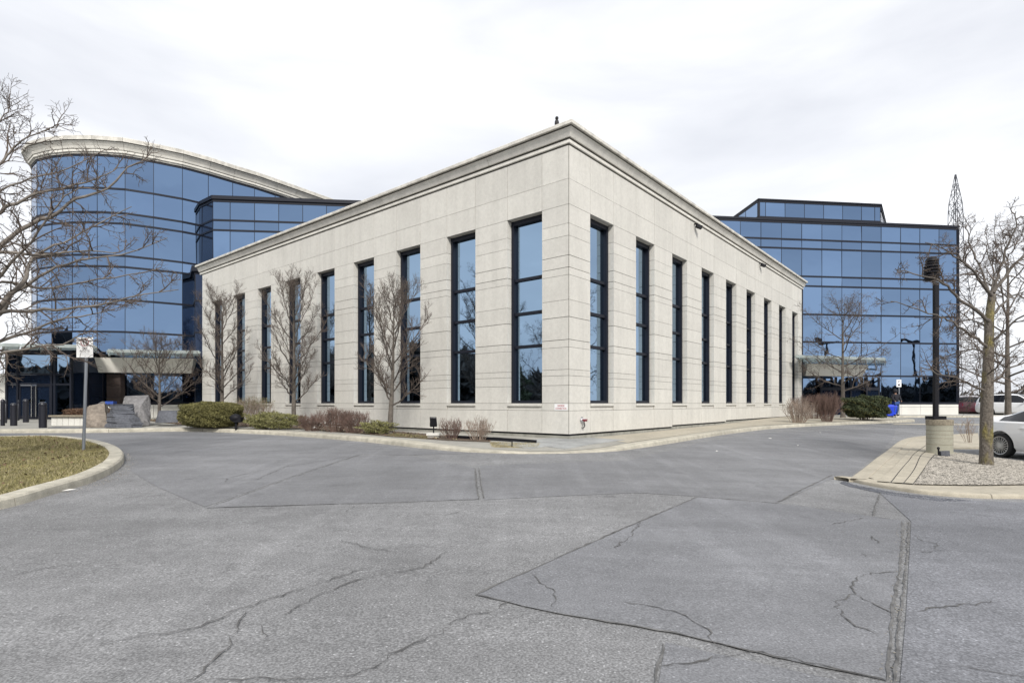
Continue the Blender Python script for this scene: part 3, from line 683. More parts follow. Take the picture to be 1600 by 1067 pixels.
def ring(root, P, prof, name, m, closed_ends=True):
    for k in range(len(P)-1):
        V = []; n = len(prof); Pk = [off(P, o) for o, _ in prof]
        g = (P[k+1]-P[k]).normalized()*.008
        for j, sg in ((k, 1), (k+1, -1)):
            for i, (o, e_) in enumerate(prof): q = Pk[i][j]+g*sg; V.append((q.x, q.y, Z(e_)))
        Fc = [[i, (i+1) % n, n+(i+1) % n, n+i] for i in range(n)]+[list(range(n))[::-1], [n+i for i in range(n)]]
        mesh(name, V, Fc, m, root)
SM = [Vector(p) for p in TPTS]
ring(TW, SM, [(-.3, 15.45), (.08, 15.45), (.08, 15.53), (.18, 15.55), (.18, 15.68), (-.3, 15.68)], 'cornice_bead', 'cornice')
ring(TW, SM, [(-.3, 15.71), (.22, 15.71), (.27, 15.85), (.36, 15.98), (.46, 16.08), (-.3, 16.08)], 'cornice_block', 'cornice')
ring(TW, SM, [(-.3, 16.07), (.44, 16.07), (.44, 16.13), (-.3, 16.13)], 'sealant_joint', 'joint'); ring(TW, SM, [(-.3, 15.67), (.17, 15.67), (.17, 15.72), (-.3, 15.72)], 'sealant_joint', 'joint')
ring(TW, SM, [(-.5, 16.12), (.52, 16.12), (.52, 16.36), (.46, 16.40), (-.5, 16.40)], 'parapet_cap', 'cap')
cb = MB(); q1 = off(SM, .02); q2 = off(SM, -.6)
cb.prism([tuple(p) for p in q1]+[tuple(p) for p in reversed(q2)], Z(15.44), Z(16.2)); cb.build('cornice_backing', 'joint', TW)
rf = MB(); rf.prism([tuple(p) for p in off(SM, -.3)]+[(-12, 60), (-30, 60)], Z(15.6), Z(15.75)); rf.build('roof', 'roof', TW)
ib = MB(); ib.prism([tuple(p) for p in off(SM, -.35)]+[(-12, 60), (-30, 60)], .2, Z(15.55)); ib.build('inner_walls', 'interior', TW)

# secondary glass block behind the stone wing
GB = thing('glass_block', 'dark framed blue glass block rising behind the stone wing parapet', 'building', (-19, 37, .5))
A = Vector((-21.2, 37.85)); Bc = Vector((-19.35, 36.4)); Cc = Vector((-10.3, 37.35))
fr_ = [Bc.lerp(Cc, 0)] + [Bc+(Cc-Bc).normalized()*(1.06+1.52*i) for i in range(6)]
BR = [e_ for e_ in ROWS if e_ >= 6.0]+[13.1]
curtain(GB, [tuple(p) for p in fr_], BR, 21, base=False); curtain(GB, [tuple(A), tuple(A.lerp(Bc, .34)), tuple(Bc)], BR, 22, base=False, m='glass_dark')
mb = MB(); dd = (Cc-Bc).normalized()
mb.prism([tuple(p) for p in (A+Vector((-.05, -.1)), Bc+Vector((-.03, -.12)), Cc+Vector((.3, -.1)), Cc+Vector((.3, 6)), A+Vector((0, 6)))], Z(13.19), Z(13.42)); mb.build('roof_edge', 'frame', GB)
mb = MB(); mb.prism([tuple(p) for p in (A+Vector((.3, .3)), Bc+Vector((.15, .25)), Cc+Vector((0, .25)), Cc+Vector((0, 6)), A+Vector((.3, 6)))], Z(5.5), Z(13.18)); mb.build('inner_walls', 'interior', GB)
# lower dark link between tower and stone wing
LK = thing('dark_glass_link', 'narrow dark glass link squeezed between the curved tower and the stone wing', 'building', (-20, 36, .5))
a_ = Vector((-21.15, 37.3)); b_ = Vector((-19.95, 35.4)); c_ = Vector((-16.6, 35.75))
LR_ = [0, 2.0, 4.45, 6.45, 8.2]
curtain(LK, [tuple(a_), tuple(b_)], LR_, 31, m='glass_dark'); curtain(LK, [tuple(b_), tuple(b_.lerp(c_, .5)), tuple(c_)], LR_, 32, m='glass_dark')
mb = MB(); mb.prism([tuple(p) for p in (a_+Vector((-.15, -.12)), b_+Vector((-.1, -.2)), c_+Vector((.1, -.2)), c_+Vector((.1, 2)), a_+Vector((-.1, 2)))], Z(8.28), Z(8.62)); mb.build('roof_edge', 'frame', LK)

# right glass building
RB = thing('glass_office_building', 'wide three storey office building of blue mirror glass behind the right side of the drive', 'building', (24, 42, .6))
r0 = Vector((14.77, 40.06)); r1 = Vector((33.5, 42.27)); rd = (r1-r0)/12.0; rn = Vector((rd.y, -rd.x)).normalized()
RROWS = ROWS+[13.08]
curtain(RB, [tuple(r0+rd*k) for k in range(-1, 13)], RROWS, 41)
ret = [r1, r1-rn*1.6, r1-rn*3.2, r1-rn*4.8, r1-rn*9.6]
curtain(RB, [tuple(p) for p in ret], RROWS, 42)
mb = MB(); mb.prism([tuple(p) for p in (r0-rd*1.1+rn*.08, r1+rd*.06+rn*.08, r1+rd*.06-rn*14, r0-rd*1.1-rn*14)], Z(13.165), Z(13.31)); mb.build('roof_edge', 'frame', RB)
mb = MB(); mb.prism([tuple(p) for p in (r0-rd*1-rn*.3, r1-rd*.2-rn*.3, r1-rd*.2-rn*14, r0-rd*1-rn*14)], .2, Z(13.16)); mb.build('inner_walls', 'interior', RB)
mb = MB(); mb.bar((r1.x+.03, r1.y-.03, Z(0)), (r1.x+.03, r1.y-.03, Z(13.1)), .07); mb.build('corner_post', 'frame', RB)
# penthouse
ph = [Vector((17.45, 44.2)), Vector((17.7, 40.42)), Vector((27.2, 41.54)), Vector((30.3, 45.6))]
curtain(RB, [tuple(p) for p in [ph[0], ph[0].lerp(ph[1], .5), ph[1]]], [13.36, 14.52], 51, base=False)
fp = [ph[1]]+[ph[1]+(ph[2]-ph[1]).normalized()*(.55+1.5*i) for i in range(6)]+[ph[2]-(ph[2]-ph[1]).normalized()*.45, ph[2]]
curtain(RB, [tuple(p) for p in fp], [13.36, 14.52], 52, base=False); curtain(RB, [tuple(p) for p in [ph[2], ph[2].lerp(ph[3], .5), ph[3]]], [13.36, 14.52], 53, base=False)
mb = MB(); mb.prism([tuple(p) for p in (ph[0]+Vector((-.05, 0)), ph[1]+Vector((-.05, -.1)), ph[2]+Vector((.05, -.1)), ph[3]+Vector((.05, 0)))], Z(14.59), Z(14.68)); mb.build('penthouse_roof', 'frame', RB)
# dark link at the right end of the stone wing
LK2 = thing('dark_glass_link', 'dark metal and glass strip joining the stone wing to the right glass building', 'building', (19.8, 38.6, .6))
e0 = C0+dR*27.52+dL*.12; e1 = Vector((19.95, 40.6)); curtain(LK2, [tuple(e0+Vector((.0, .0))), tuple(e1)], [0, 2.0, 4.45, 6.45, 7.6], 61, m='glass_dark', base=False)
mb = MB(); mb.bar((e0.x+.06, e0.y, .5), (e0.x+.06, e0.y, Z(7.7)), .2); mb.build('corner_post', 'frame', LK2)

# ------------------------------------------------------------ entrance, canopies
def UV(u, Y): return ((u-800)/F*Y, Y)
VB = thing('entrance_vestibule', 'dark glazed entrance vestibule with tall double doors at the foot of the curved tower', 'entrance', (-26.5, 31.6, .6))
vx0, vx1, vy = -28.35, -24.75, 31.6
fz = MB()
for x in (vx0, vx0+.62, vx0+2.52, vx1-.9, vx1): fz.box(x-.05, x+.05, vy-.08, vy+.08, .58, Z(2.72))
for z in (1.63, 1.06): fz.box(vx0+.05, vx1-.05, vy-.06, vy+.06, Z(z)-.045, Z(z)+.045)
fz.box(vx0-.05, vx1+.05, vy-.1, vy+.1, Z(2.72), Z(2.92)); fz.box(vx0+.05, vx0+.57, vy-.05, vy+.05, .58, .68)
for y in (32.8, 34.0): fz.box(vx1-.05, vx1+.05, y-.05, y+.05, .58, Z(2.72))
fz.build('frame', 'frame', VB)
def pane_(root, x0, x1, z0, z1, y, m, name='pane'):
    mesh(name, [(x0, y, z0), (x1, y, z0), (x1, y, z1), (x0, y, z1)], [[0, 1, 2, 3]], m, root)
for x0, x1 in ((vx0+.05, vx0+.57), (vx0+.67, vx0+2.47), (vx0+2.57, vx1-.95), (vx1-.85, vx1-.05)):
    pane_(VB, x0, x1, Z(1.68), Z(2.71), vy, 'glass_dark' if x0 < vx0+.5 else 'glass_light'); pane_(VB, x0, x1, Z(1.11), Z(1.58), vy, 'glass_dark' if x0 < vx1-1 else 'glass')
pane_(VB, vx0+.05, vx0+.57, .69, Z(1.01), vy, 'glass_dark'); pane_(VB, vx1-.85, vx1-.05, .9, Z(1.01), vy, 'glass'); pane_(VB, vx0+2.57, vx1-.95, .7, Z(1.01), vy, 'glass_dark')
mesh('pane', [(vx1, vy+.1, .9), (vx1, 35, .9), (vx1, 35, Z(2.7)), (vx1, vy+.1, Z(2.7))], [[0, 1, 2, 3]], 'glass_dark', VB)
mb = MB(); mb.box(vx0-.02, vx1+.1, vy+.2, 35, Z(2.93), Z(3.0)); mb.build('roof', 'frame', VB)
mb = MB(); mb.box(vx0+.1, vx1-.15, 33.6, 33.7, .6, Z(2.9)); mb.build('inner_wall', 'interior', VB)
for i in range(2):
    xa = vx0+.68+i*.9; d = MB()
    d.box(xa+.01, xa+.09, vy-.03, vy+.03, .62, Z(1.0)); d.box(xa+.80, xa+.88, vy-.03, vy+.03, .62, Z(1.0)); d.box(xa+.09, xa+.80, vy-.03, vy+.03, .62, .8); d.box(xa+.09, xa+.80, vy-.03, vy+.03, Z(.93), Z(1.0))
    dr = d.build('door', 'frame', VB); pane_(dr, xa+.09, xa+.80, .8, Z(.93), vy, 'glass_dark')
    hx = xa+(.78 if i == 0 else .12); h = MB(); h.tube([(hx, vy-.12, .75), (hx, vy-.12, Z(.98))], .028, 8); h.bar((hx, vy-.12, .9), (hx, vy, .9), .03); h.bar((hx, vy-.12, Z(.8)), (hx, vy, Z(.8)), .03); h.build('handle', 'steel', dr)
    n_ = MB(); n_.box(xa+(.42 if i == 0 else .18), xa+(.70 if i == 0 else .46)+.08, vy-.012, vy-.006, Z(.05), Z(.22)); n_.build('notice', 'glass_light', dr)
WW = thing('entrance_side_wall', 'white precast wall left of the dark entrance doors', 'wall', (-29.5, 31.7, .6))
for i in range(4):
    mb = MB(); mb.box(-32.4, vx0-.09, 31.55, 31.9, .45+i*.68, .45+i*.68+.665); mb.build('wall_panel', 'whitewall', WW)
# canopies
def canopy(label, front, back, e0, e1, cells=8, brackets=True, fm='canopy'):
    root = thing('entrance_canopy', label, 'canopy', (front[0][0], front[0][1], Z(e0)))
    f0, f1 = Vector(front[0]), Vector(front[1]); b0, b1 = Vector(back[0]), Vector(back[1])
    for k in range(cells):
        s0, s1 = k/cells+.004, (k+1)/cells-.004
        q = [f0.lerp(f1, s0), f0.lerp(f1, s1), b0.lerp(b1, s1), b0.lerp(b1, s0)]
        mb = MB(); mb.quadbox([(p.x, p.y, Z(e1-.05)) for p in q]+[(p.x, p.y, Z(e1)) for p in q]); mb.build('glass_panel', fm, root)
        if brackets and k:
            a = f0.lerp(f1, k/cells); b = b0.lerp(b1, k/cells)
            mb = MB(); mb.bar((a.x, a.y+.15, Z(e1-.10)), (b.x, b.y, Z(e0-.08)), .05, .10); mb.build('bracket', 'canopy_under', root)
    mb = MB(); mb.bar((f0.x, f0.y+.04, Z(e1-.11)), (f1.x, f1.y+.04, Z(e1-.11)), .08, .11); mb.bar((f0.x, f0.y, Z(e1-.11)), (b0.x, b0.y, Z(e1-.11)), .08, .11); mb.bar((f1.x, f1.y, Z(e1-.11)), (b1.x, b1.y, Z(e1-.11)), .08, .11)
    mb.bar((b0.x, b0.y-.15, Z(e0)), (b1.x, b1.y-.15, Z(e0)), .08, .14)
    mb.build('edge_beam', fm, root); return root
def fascia(label, a, b, e0, e1, lean, n=3, thick=.25):
    root = thing('precast_fascia', label, 'fascia', (a[0], a[1], Z(e0))); a = Vector(a); b = Vector(b); d = (b-a).normalized(); nn_ = Vector((d.y, -d.x))
    for k in range(n):
        p = a.lerp(b, k/n)+d*.008; q = a.lerp(b, (k+1)/n)-d*.008; mb = MB()
        lo = [p, q, q-nn_*thick, p-nn_*thick]
        if k == n-1: lo[1] = q-d*.25; lo[2] = lo[1]-nn_*thick
        if k == 0: lo[0] = p+d*.15; lo[3] = lo[0]-nn_*thick
        hi = [p+nn_*lean, q+nn_*lean, q-nn_*thick, p-nn_*thick]
        mb.quadbox([(w.x, w.y, Z(e0)) for w in lo]+[(w.x, w.y, Z(e1)) for w in hi]); mb.build('fascia_panel', 'fascia', root)
canopy('pale glass canopy slab over the dark entrance doors at the far left', (UV(-90, 28.6), UV(150, 30.2)), (UV(-90, 34), UV(150, 34.0)), 2.72, 3.12, 8)
canopy('long pale glass canopy over the ground floor between the entrance doors and the stone wing', (UV(168, 31.4), UV(312, 32.3)), (UV(172, 35.2), UV(312, 36.6)), 2.62, 3.02, 7)
fascia('leaning precast band under the left glass canopy', UV(141, 33.6), UV(306, 34.6), 1.85, 2.72, .35, 3)
canopy('pale glass canopy over the doors of the right glass building', (UV(1243, 34.6), UV(1383, 36.8)), (UV(1262, 41), UV(1383, 41.8)), 2.55, 2.98, 9)
fascia('precast band under the canopy of the right glass building', UV(1256, 38.2), UV(1352, 39.6), 1.88, 2.68, .3, 2)
# doors of the right building
DR = thing('glass_entrance', 'dark framed glass doors under the canopy of the right building', 'entrance', (UV(1310, 40.5)[0], 40.6, .6))
for i, (ua, ub) in enumerate(((1283, 1352), (1354, 1373))):
    a = Vector(UV(ua, 40.7)); b = Vector(UV(ub, 41.2)); nn_ = 3 if i == 0 else 1
    for k in range(nn_+1):
        q = a.lerp(b, k/nn_); mb = MB(); mb.bar((q.x, q.y, .6), (q.x, q.y, Z(1.9)), .12); mb.build('door_post', 'frame', DR)
    mb = MB(); mb.bar((a.x, a.y, Z(1.05)), (b.x, b.y, Z(1.05)), .1, .22); mb.build('door_head', 'frame', DR)
    for k in range(nn_):
        p = a.lerp(b, k/nn_); q = a.lerp(b, (k+1)/nn_)
        mesh('door_leaf', [(p.x, p.y, .62), (q.x, q.y, .62), (q.x, q.y, Z(.95)), (p.x, p.y, Z(.95))], [[0, 1, 2, 3]], 'glass_dark', DR)
# granite pier and blue box in the ground floor
PR = thing('granite_pier', 'dark brown granite pier under the left canopy behind the boulders', 'pier', UV(181, 34.4)+(.6,))
for i in range(4):
    mb = MB(); x, y = UV(181, 34.4); mb.box(x-.42, x+.42, y-.2, y+.2, .5+i*.70, .5+i*.70+.685); mb.build('granite_block', 'pier', PR)

# ------------------------------------------------------------ bare trees
def tube3(V, F, P, r0, r1, n=3):
    b0 = len(V); k = len(P)
    for i in range(k):
        p = P[i]; d = P[i+1]-p if i < k-1 else p-P[i-1]
        if d.length < 1e-7: d = Vector((0, 0, 1))
        u = d.cross(Vector((.37, .81, .45))); u.normalize(); w = d.cross(u); w.normalize(); r = r0+(r1-r0)*i/(k-1)
        for j in range(n):
            an = 6.2832*j/n; c = math.cos(an)*r; s = math.sin(an)*r
            V.append((p.x+u.x*c+w.x*s, p.y+u.y*c+w.y*s, p.z+u.z*c+w.z*s))
        if i:
            for j in range(n):
                a = b0+(i-1)*n+j; c_ = b0+(i-1)*n+(j+1) % n; F.append((a, c_, c_+n, a+n))
def rvec(rg): return Vector((rg.gauss(0, 1), rg.gauss(0, 1), rg.gauss(0, 1)))
def sprout(V, F, P, r0, lvl, rg, st):
    if lvl >= len(st['n']): return
    n = st['n'][lvl]; k = len(P)-1
    for i in range(n):
        t = st['t0'][lvl]+(1-st['t0'][lvl])*(i+rg.uniform(.1, .9))/n; x = t*k; a = min(int(x), k-1); p = P[a].lerp(P[a+1], x-a)
        tan = (P[a+1]-P[a]).normalized(); pe = tan.cross(rvec(rg)).normalized(); an = R_(rg.uniform(*st['ang']))
        d = tan*math.cos(an)+pe*math.sin(an); d.z += st['up'][lvl]*rg.uniform(.5, 1.3); d.normalize()
        Ln = st['len'][lvl]*(1.15-.65*t)*rg.uniform(.55, 1.25); r = min(r0*.6*(1-.5*t)+.001, st['rad'][lvl])
        m = 4 if lvl == 0 else 3; q = p.copy(); Q = [q.copy()]; dd = d.copy()
        for s in range(m):
            dd = (dd+rvec(rg)*st['wig']*.5+Vector((0, 0, st['curl'])))
            dd.normalize(); q = q+dd*(Ln/m); Q.append(q.copy())
        tube3(V, F, Q, r, st['tip'], 4 if lvl == 0 else 3)
        sprout(V, F, Q, r, lvl+1, rg, st)
def limb(name, root, P, r0, r1, rg, st, m='limb', sides=6, wob=.0):
    P = [Vector(p) for p in P]; P = catmull(P, 3)
    if wob: P = [P[0]]+[p+rvec(rg)*wob for p in P[1:]]
    V = []; F_ = []; tube3(V, F_, P, r0, r1, sides); o = mesh(name, V, F_, m, root, smooth=True)
    V = []; F_ = []; sprout(V, F_, P, r0, 0, rg, st)
    if V: mesh('twigs', V, F_, st.get('m', 'twig'), o)['kind'] = 'stuff'
    return o
PEAR = dict(n=[10, 6, 4], t0=[.15, .2, .25], ang=(28, 52), up=[.5, .3, .2], len=[.75, .36, .18], rad=[.014, .0075, .005], tip=.0026, wig=.38, curl=.09)
def small_tree(name_label, x, y, H, spread, seed, st, th=.30, tr=.09, nl=15, m='bark', lean=0, elev=(42, 74), zb=None, lm='limb', top=True, group=None):
    z0 = (pz(x, y) if zb is None else zb)-.05; root = thing('bare_tree', name_label, 'tree', (x, y, z0), group); rg = random.Random(seed)
    tp_ = [Vector((x, y, z0)), Vector((x+lean*.3, y, z0+H*.2)), Vector((x+lean*.7, y+.03, z0+H*.42)), Vector((x+lean, y, z0+H*.72)), Vector((x+lean*1.1, y, z0+H*.95))]
    P = catmull(tp_, 4); V = []; F_ = []
    k = len(P)
    for i in range(k-1):
        pass
    b = MB(); rad = [tr*(1.35 if i == 0 else 1)*(1-.93*(i/(k-1))**1.1)+.004 for i in range(k)]; b.tube(P, rad, 9); b.build('trunk', m, root, smooth=True)
    for i in range(nl):
        f = th+(.92-th)*(i/(nl-1))**1.05; xx = f*(k-1)/.95*1.0; a = min(int(xx), k-2); p = P[a].lerp(P[a+1], min(xx-a, 1))
        az = i*2.4+rg.uniform(-.4, .4); el = R_(elev[0]+(elev[1]-elev[0])*((f-th)/(1-th))+rg.uniform(-8, 8))
        ln = st.get('shape', lambda q: 1)( (f-th)/(1-th))*spread*rg.uniform(.8, 1.15)/max(math.cos(el), .35)
        ln = min(ln, (1.03-f)*H*1.15+.2)
        d = Vector((math.cos(az)*math.cos(el), math.sin(az)*math.cos(el), math.sin(el))); up = Vector((0, 0, 1))
        Q = [p, p+d*ln*.35, p+d*ln*.68+up*ln*.05, p+d*ln+up*ln*.16]
        limb('branch', root, Q, max(tr*.42*(1-.6*f), .012), .006, rg, st, lm, 5, .02)
    return root
P1 = dict(PEAR); P1['shape'] = lambda q: .75+.5*q-.75*q*q
def wpt(t, out): p = W2('L', t, out); return p.x, p.y
x, y = G(609, 678, True); small_tree('bare ornamental tree with bushy upright crown, nearest to the stone corner on the left side', x, y, 4.3, 1.55, 3, P1, .26, .095, 17, lean=.12, elev=(34, 70))
x, y = UV(459, 23.5); small_tree('tall bare upright tree, middle of the three along the stone wing', x, y, 5.5, 1.5, 4, P1, .24, .10, 20, elev=(38, 72))
x, y = UV(347, 26.5); small_tree('bare upright tree behind the clipped hedge at the far end of the stone wing', x, y, 5.6, 1.55, 5, P1, .24, .10, 18, elev=(36, 68))
P2 = dict(PEAR); P2.update(len=[.8, .36, .18], up=[.3, .2, .1], n=[10, 6, 4])
x, y = UV(249, 26.5); small_tree('small bare vase shaped tree growing behind the boulders in front of the glass tower', x, y, 3.45, 1.75, 6, P2, .27, .085, 17, elev=(28, 68))
LOC = dict(n=[9, 6, 4], t0=[.15, .15, .2], ang=(35, 75), up=[.1, .05, .05], len=[1.15, .5, .22], rad=[.02, .011, .008], tip=.0045, wig=.55, curl=.02)
x, y = UV(1317, 33); small_tree('spreading bare tree beside the dark yew hedge near the right entrance', x, y, 6.3, 2.6, 8, LOC, .30, .13, 14, elev=(12, 66), lm='limb')
x, y = UV(1575, 22.5); small_tree('bare tree standing behind the mossy tree at the right edge', x, y, 7.6, 3.0, 9, LOC, .26, .125, 14, elev=(15, 66))
# big right tree, limbs laid out by hand
def pt(u, v, Y): return Vector(((u-800)/F*Y, Y, EYE-(v-HOR)/F*Y))
LOC2 = dict(LOC); LOC2.update(n=[9, 6, 4], len=[.72, .27, .11], rad=[.016, .009, .0065], tip=.0035)
Y0 = 12.9; x, y = UV(1541, Y0); root = thing('bare_tree', 'large bare tree with yellow lichen on its trunk, standing in the gravel island', 'tree', (x, y, pz(x, y)-.05)); rg = random.Random(12)
b = MB(); TP = [pt(1541, 728, Y0), pt(1541, 700, Y0), pt(1541.5, 650, Y0), pt(1543, 600, Y0), pt(1545, 550, Y0), pt(1546, 500, Y0+.05), pt(1550, 460, Y0+.1)]
b.tube(catmull(TP, 4), [q*.80 for q in [.185, .172, .165, .16]+[.158-.0015*i for i in range(8)]+[.140-.0042*i for i in range(13)]], 14); b.build('trunk', 'moss', root, smooth=True)
LB = [([(1550,462,0),(1530,435,-.2),(1519,422,-.4),(1497,404,-.5),(1478,391,-.7),(1446,379,-.9)], .05), ([(1548,470,0),(1540,440,.1),(1528,412,.2),(1516,386,.3),(1512,362,.3),(1506,352,.3)], .035),
      ([(1550,460,.1),(1556,440,.1),(1563,417,.1),(1577,381,0),(1588,352,-.1),(1587,332,-.2)], .06), ([(1552,458,.1),(1579,422,.2),(1600,400,.4),(1640,370,.6),(1690,350,.8)], .06),
      ([(1546,502,0),(1525,485,-.1),(1500,468,-.3),(1480,448,-.4),(1462,436,-.5),(1427,428,-.8),(1398,420,-1)], .06), ([(1544,545,0),(1525,528,-.2),(1503,514,-.4),(1480,500,-.5),(1462,493,-.6),(1422,479,-.9),(1392,470,-1)], .045),
      ([(1542,610,0),(1528,607,-.1),(1510,597,-.3),(1494,590,-.5),(1465,584,-.7),(1437,572,-1)], .045), ([(1543,600,0),(1560,590,.2),(1580,575,.4),(1620,560,.7),(1660,556,1)], .045),
      ([(1545,540,0),(1565,520,-.2),(1590,500,-.4),(1630,480,-.8),(1670,470,-1)], .045), ([(1547,495,0),(1570,470,.4),(1600,455,.8),(1640,440,1.3)], .045), ([(1544,560,0),(1530,548,.6),(1515,545,1.1),(1495,552,1.7),(1475,560,2.3)], .035),
      ([(1543,585,0),(1556,575,-.5),(1566,560,-1),(1580,550,-1.6)], .03), ([(1541,625,0),(1532,612,.3),(1527,590,.6),(1520,570,1)], .025), ([(1550,462,.1),(1552,430,.5),(1545,400,.9),(1540,370,1.2)], .03), ([(1545,520,0),(1530,505,.7),(1508,500,1.5),(1480,515,2.2)], .035)]
for q, r in LB: limb('branch', root, [pt(u, v, Y0+dy) for u, v, dy in q], r*.72, .007, rg, LOC2, 'limb_mid', 6, .014)
# big left tree (trunk just outside the frame)
LOC3 = dict(LOC); LOC3.update(n=[12, 6, 4], len=[.85, .36, .16], rad=[.016, .009, .006], tip=.0032, ang=(25, 62), up=[.05, .02, .02], m='twig')
Y0 = 10.5; x, y = UV(-130, Y0); root = thing('bare_tree', 'large spreading bare tree on the lawn island whose branches reach in from the left edge', 'tree', (x, y, pz(x, y)-.05)); rg = random.Random(15)
b = MB(); TP = [pt(-130, 735, Y0), pt(-128, 690, Y0), pt(-124, 640, Y0), pt(-118, 590, Y0), pt(-110, 540, Y0), pt(-108, 470, Y0), pt(-112, 390, Y0), pt(-118, 300, Y0)]
b.tube(catmull(TP, 3), [.22-.008*i for i in range(22)], 12); b.build('trunk', 'moss', root, smooth=True)
LB = [([(-112,450,0),(-60,380,.0),(0,330,.1),(26,318,.1),(63,303,.2),(105,292,.3),(150,280,.4),(184,262,.5)], .045), ([(-108,480,0),(-50,430,.1),(0,386,.3),(47,350,.4),(87,334,.4),(118,310,.4),(168,295,.5),(200,262,.6),(236,248,.7)], .06),
      ([(-108,520,0),(-60,500,-.2),(-5,484,-.4),(15,460,-.4),(39,439,-.3),(45,418,-.2),(58,397,0),(100,378,.2),(150,352,.4),(205,322,.6)], .06), ([(-108,520,0),(-40,505,.3),(0,492,.5),(18,462,.5),(50,440,.5),(90,418,.5),(140,404,.6),(190,398,.8),(262,372,1.0)], .05),
      ([(-112,540,0),(-50,510,-.3),(0,487,-.5),(50,486,-.5),(105,481,-.4),(150,478,-.3),(200,466,-.2),(278,452,0)], .045), ([(-112,550,0),(-50,545,0),(0,532,.2),(40,520,.4),(90,500,.6),(140,492,.8),(190,480,1)], .04),
      ([(-112,380,0),(-60,310,0),(-20,280,0),(0,256,.1),(16,237,.2),(34,219,.2),(70,205,.3),(92,196,.3)], .035), ([(-118,300,0),(-70,250,0),(-20,215,.1),(0,190,.1),(12,175,.2),(20,163,.2)], .018),
      ([(-112,560,0),(-40,560,-.5),(0,552,-.8),(40,545,-1),(100,538,-1.1),(125,520,-1.2)], .035), ([(-110,430,0),(-40,400,-.6),(10,395,-1),(70,400,-1.3),(120,392,-1.5),(180,396,-1.6)], .04),
      ([(-110,470,0),(-30,450,.8),(20,440,1.3),(70,452,1.6),(130,440,2),(200,430,2.4),(250,420,2.6)], .04), ([(-112,400,0),(-60,360,.6),(0,300,1.2),(50,280,1.5),(110,262,1.7),(150,240,1.8)], .035), ([(-108,500,0),(-40,470,-.8),(20,410,-1.2),(60,360,-1.4),(90,320,-1.5),(130,290,-1.5)], .035),
      ([(-118,320,0),(-180,260,.2),(-260,220,.4)], .05), ([(-110,450,0),(-190,400,-.2),(-280,370,-.4)], .05), ([(-110,520,0),(-180,490,.3),(-280,470,.5)], .05), ([(-110,480,0),(-130,420,-1),(-160,380,-2)], .05)]
for q, r in LB: limb('branch', root, [pt(u, v, Y0+dy) for u, v, dy in q], r, .007, rg, LOC3, 'limb_light', 6, .012)

# ------------------------------------------------------------ shrubs
def stem_shrub(label, x, y, w, d, h, n, m, seed, kids=(5, 3), name='twiggy_shrub', group=None, r=.008, parts=True):
    z = pz(x, y)-.03; root = thing(name, label, 'shrub', (x, y, z), group); rg = random.Random(seed)
    st = dict(n=list(kids), t0=[.25, .25], ang=(18, 45), up=[.4, .2], len=[h*.42, h*.2], rad=[r*.7, r*.5], tip=.002, wig=.35, curl=.08, m=m)
    V = []; F_ = []
    for i in range(n):
        az = rg.uniform(0, 6.28); rr = math.sqrt(rg.uniform(0, 1)); bx = x+math.cos(az)*rr*w*.22; by = y+math.sin(az)*rr*d*.22
        ex = x+math.cos(az)*rr*w*.5*rg.uniform(.85, 1.1); ey = y+math.sin(az)*rr*d*.5*rg.uniform(.85, 1.1); hz = h*rg.uniform(.72, 1.05)*(1-.22*rr)
        P = [Vector((bx, by, z)), Vector((bx*.6+ex*.4, by*.6+ey*.4, z+hz*.35)), Vector((ex, ey, z+hz*.75)), Vector((ex+rg.gauss(0, .04), ey+rg.gauss(0, .04), z+hz))]
        P = catmull(P, 2); tube3(V, F_, P, r*rg.uniform(.7, 1.2), .003, 4); sprout(V, F_, P, r, 0, rg, st)
    mesh('stems', V, F_, m, root)['kind'] = 'stuff'; return root
def leaf_cloud(name, pts_fn, n, size, m, root, seed, up=.3, label=None):
    rgn = np.random.default_rng(seed); P = pts_fn(rgn, n); k = len(P)
    a = rgn.normal(0, 1, (k, 3)); a[:, 2] += up; a /= np.linalg.norm(a, axis=1)[:, None]
    b_ = np.cross(a, rgn.normal(0, 1, (k, 3))); b_ /= np.linalg.norm(b_, axis=1)[:, None]; c = np.cross(a, b_)
    s = size*rgn.uniform(.5, 1.3, k)[:, None]; V = np.stack([P-a*s, P+b_*s*.4, P+a*s, P-b_*s*.4], 1); o = npmesh(name, V, 4, m, root)
    if root is None: tag(o, label, 'shrub', kind='stuff')
    return o
def blob(cx, cy, cz, sx, sy, sz, power=3.2, shell=.35, lump=.06):
    def f(rg, n):
        d = rg.normal(0, 1, (n, 3)); d /= np.linalg.norm(d, axis=1)[:, None]
        q = (np.abs(d)**power).sum(1)**(-1/power); r = (1-shell*rg.uniform(0, 1, n)**1.6)
        l = 1+lump*(np.sin(d[:, 0]*7+cx)*np.cos(d[:, 1]*6+cy)+np.sin(d[:, 2]*9+d[:, 0]*5)+.8*np.sin(d[:, 0]*17+d[:, 2]*13))
        P = d*(q*r*l)[:, None]*np.array([sx, sy, sz])+np.array([cx, cy, cz]); P[:, 2] = np.maximum(P[:, 2], cz-sz*.98); return P
    return f
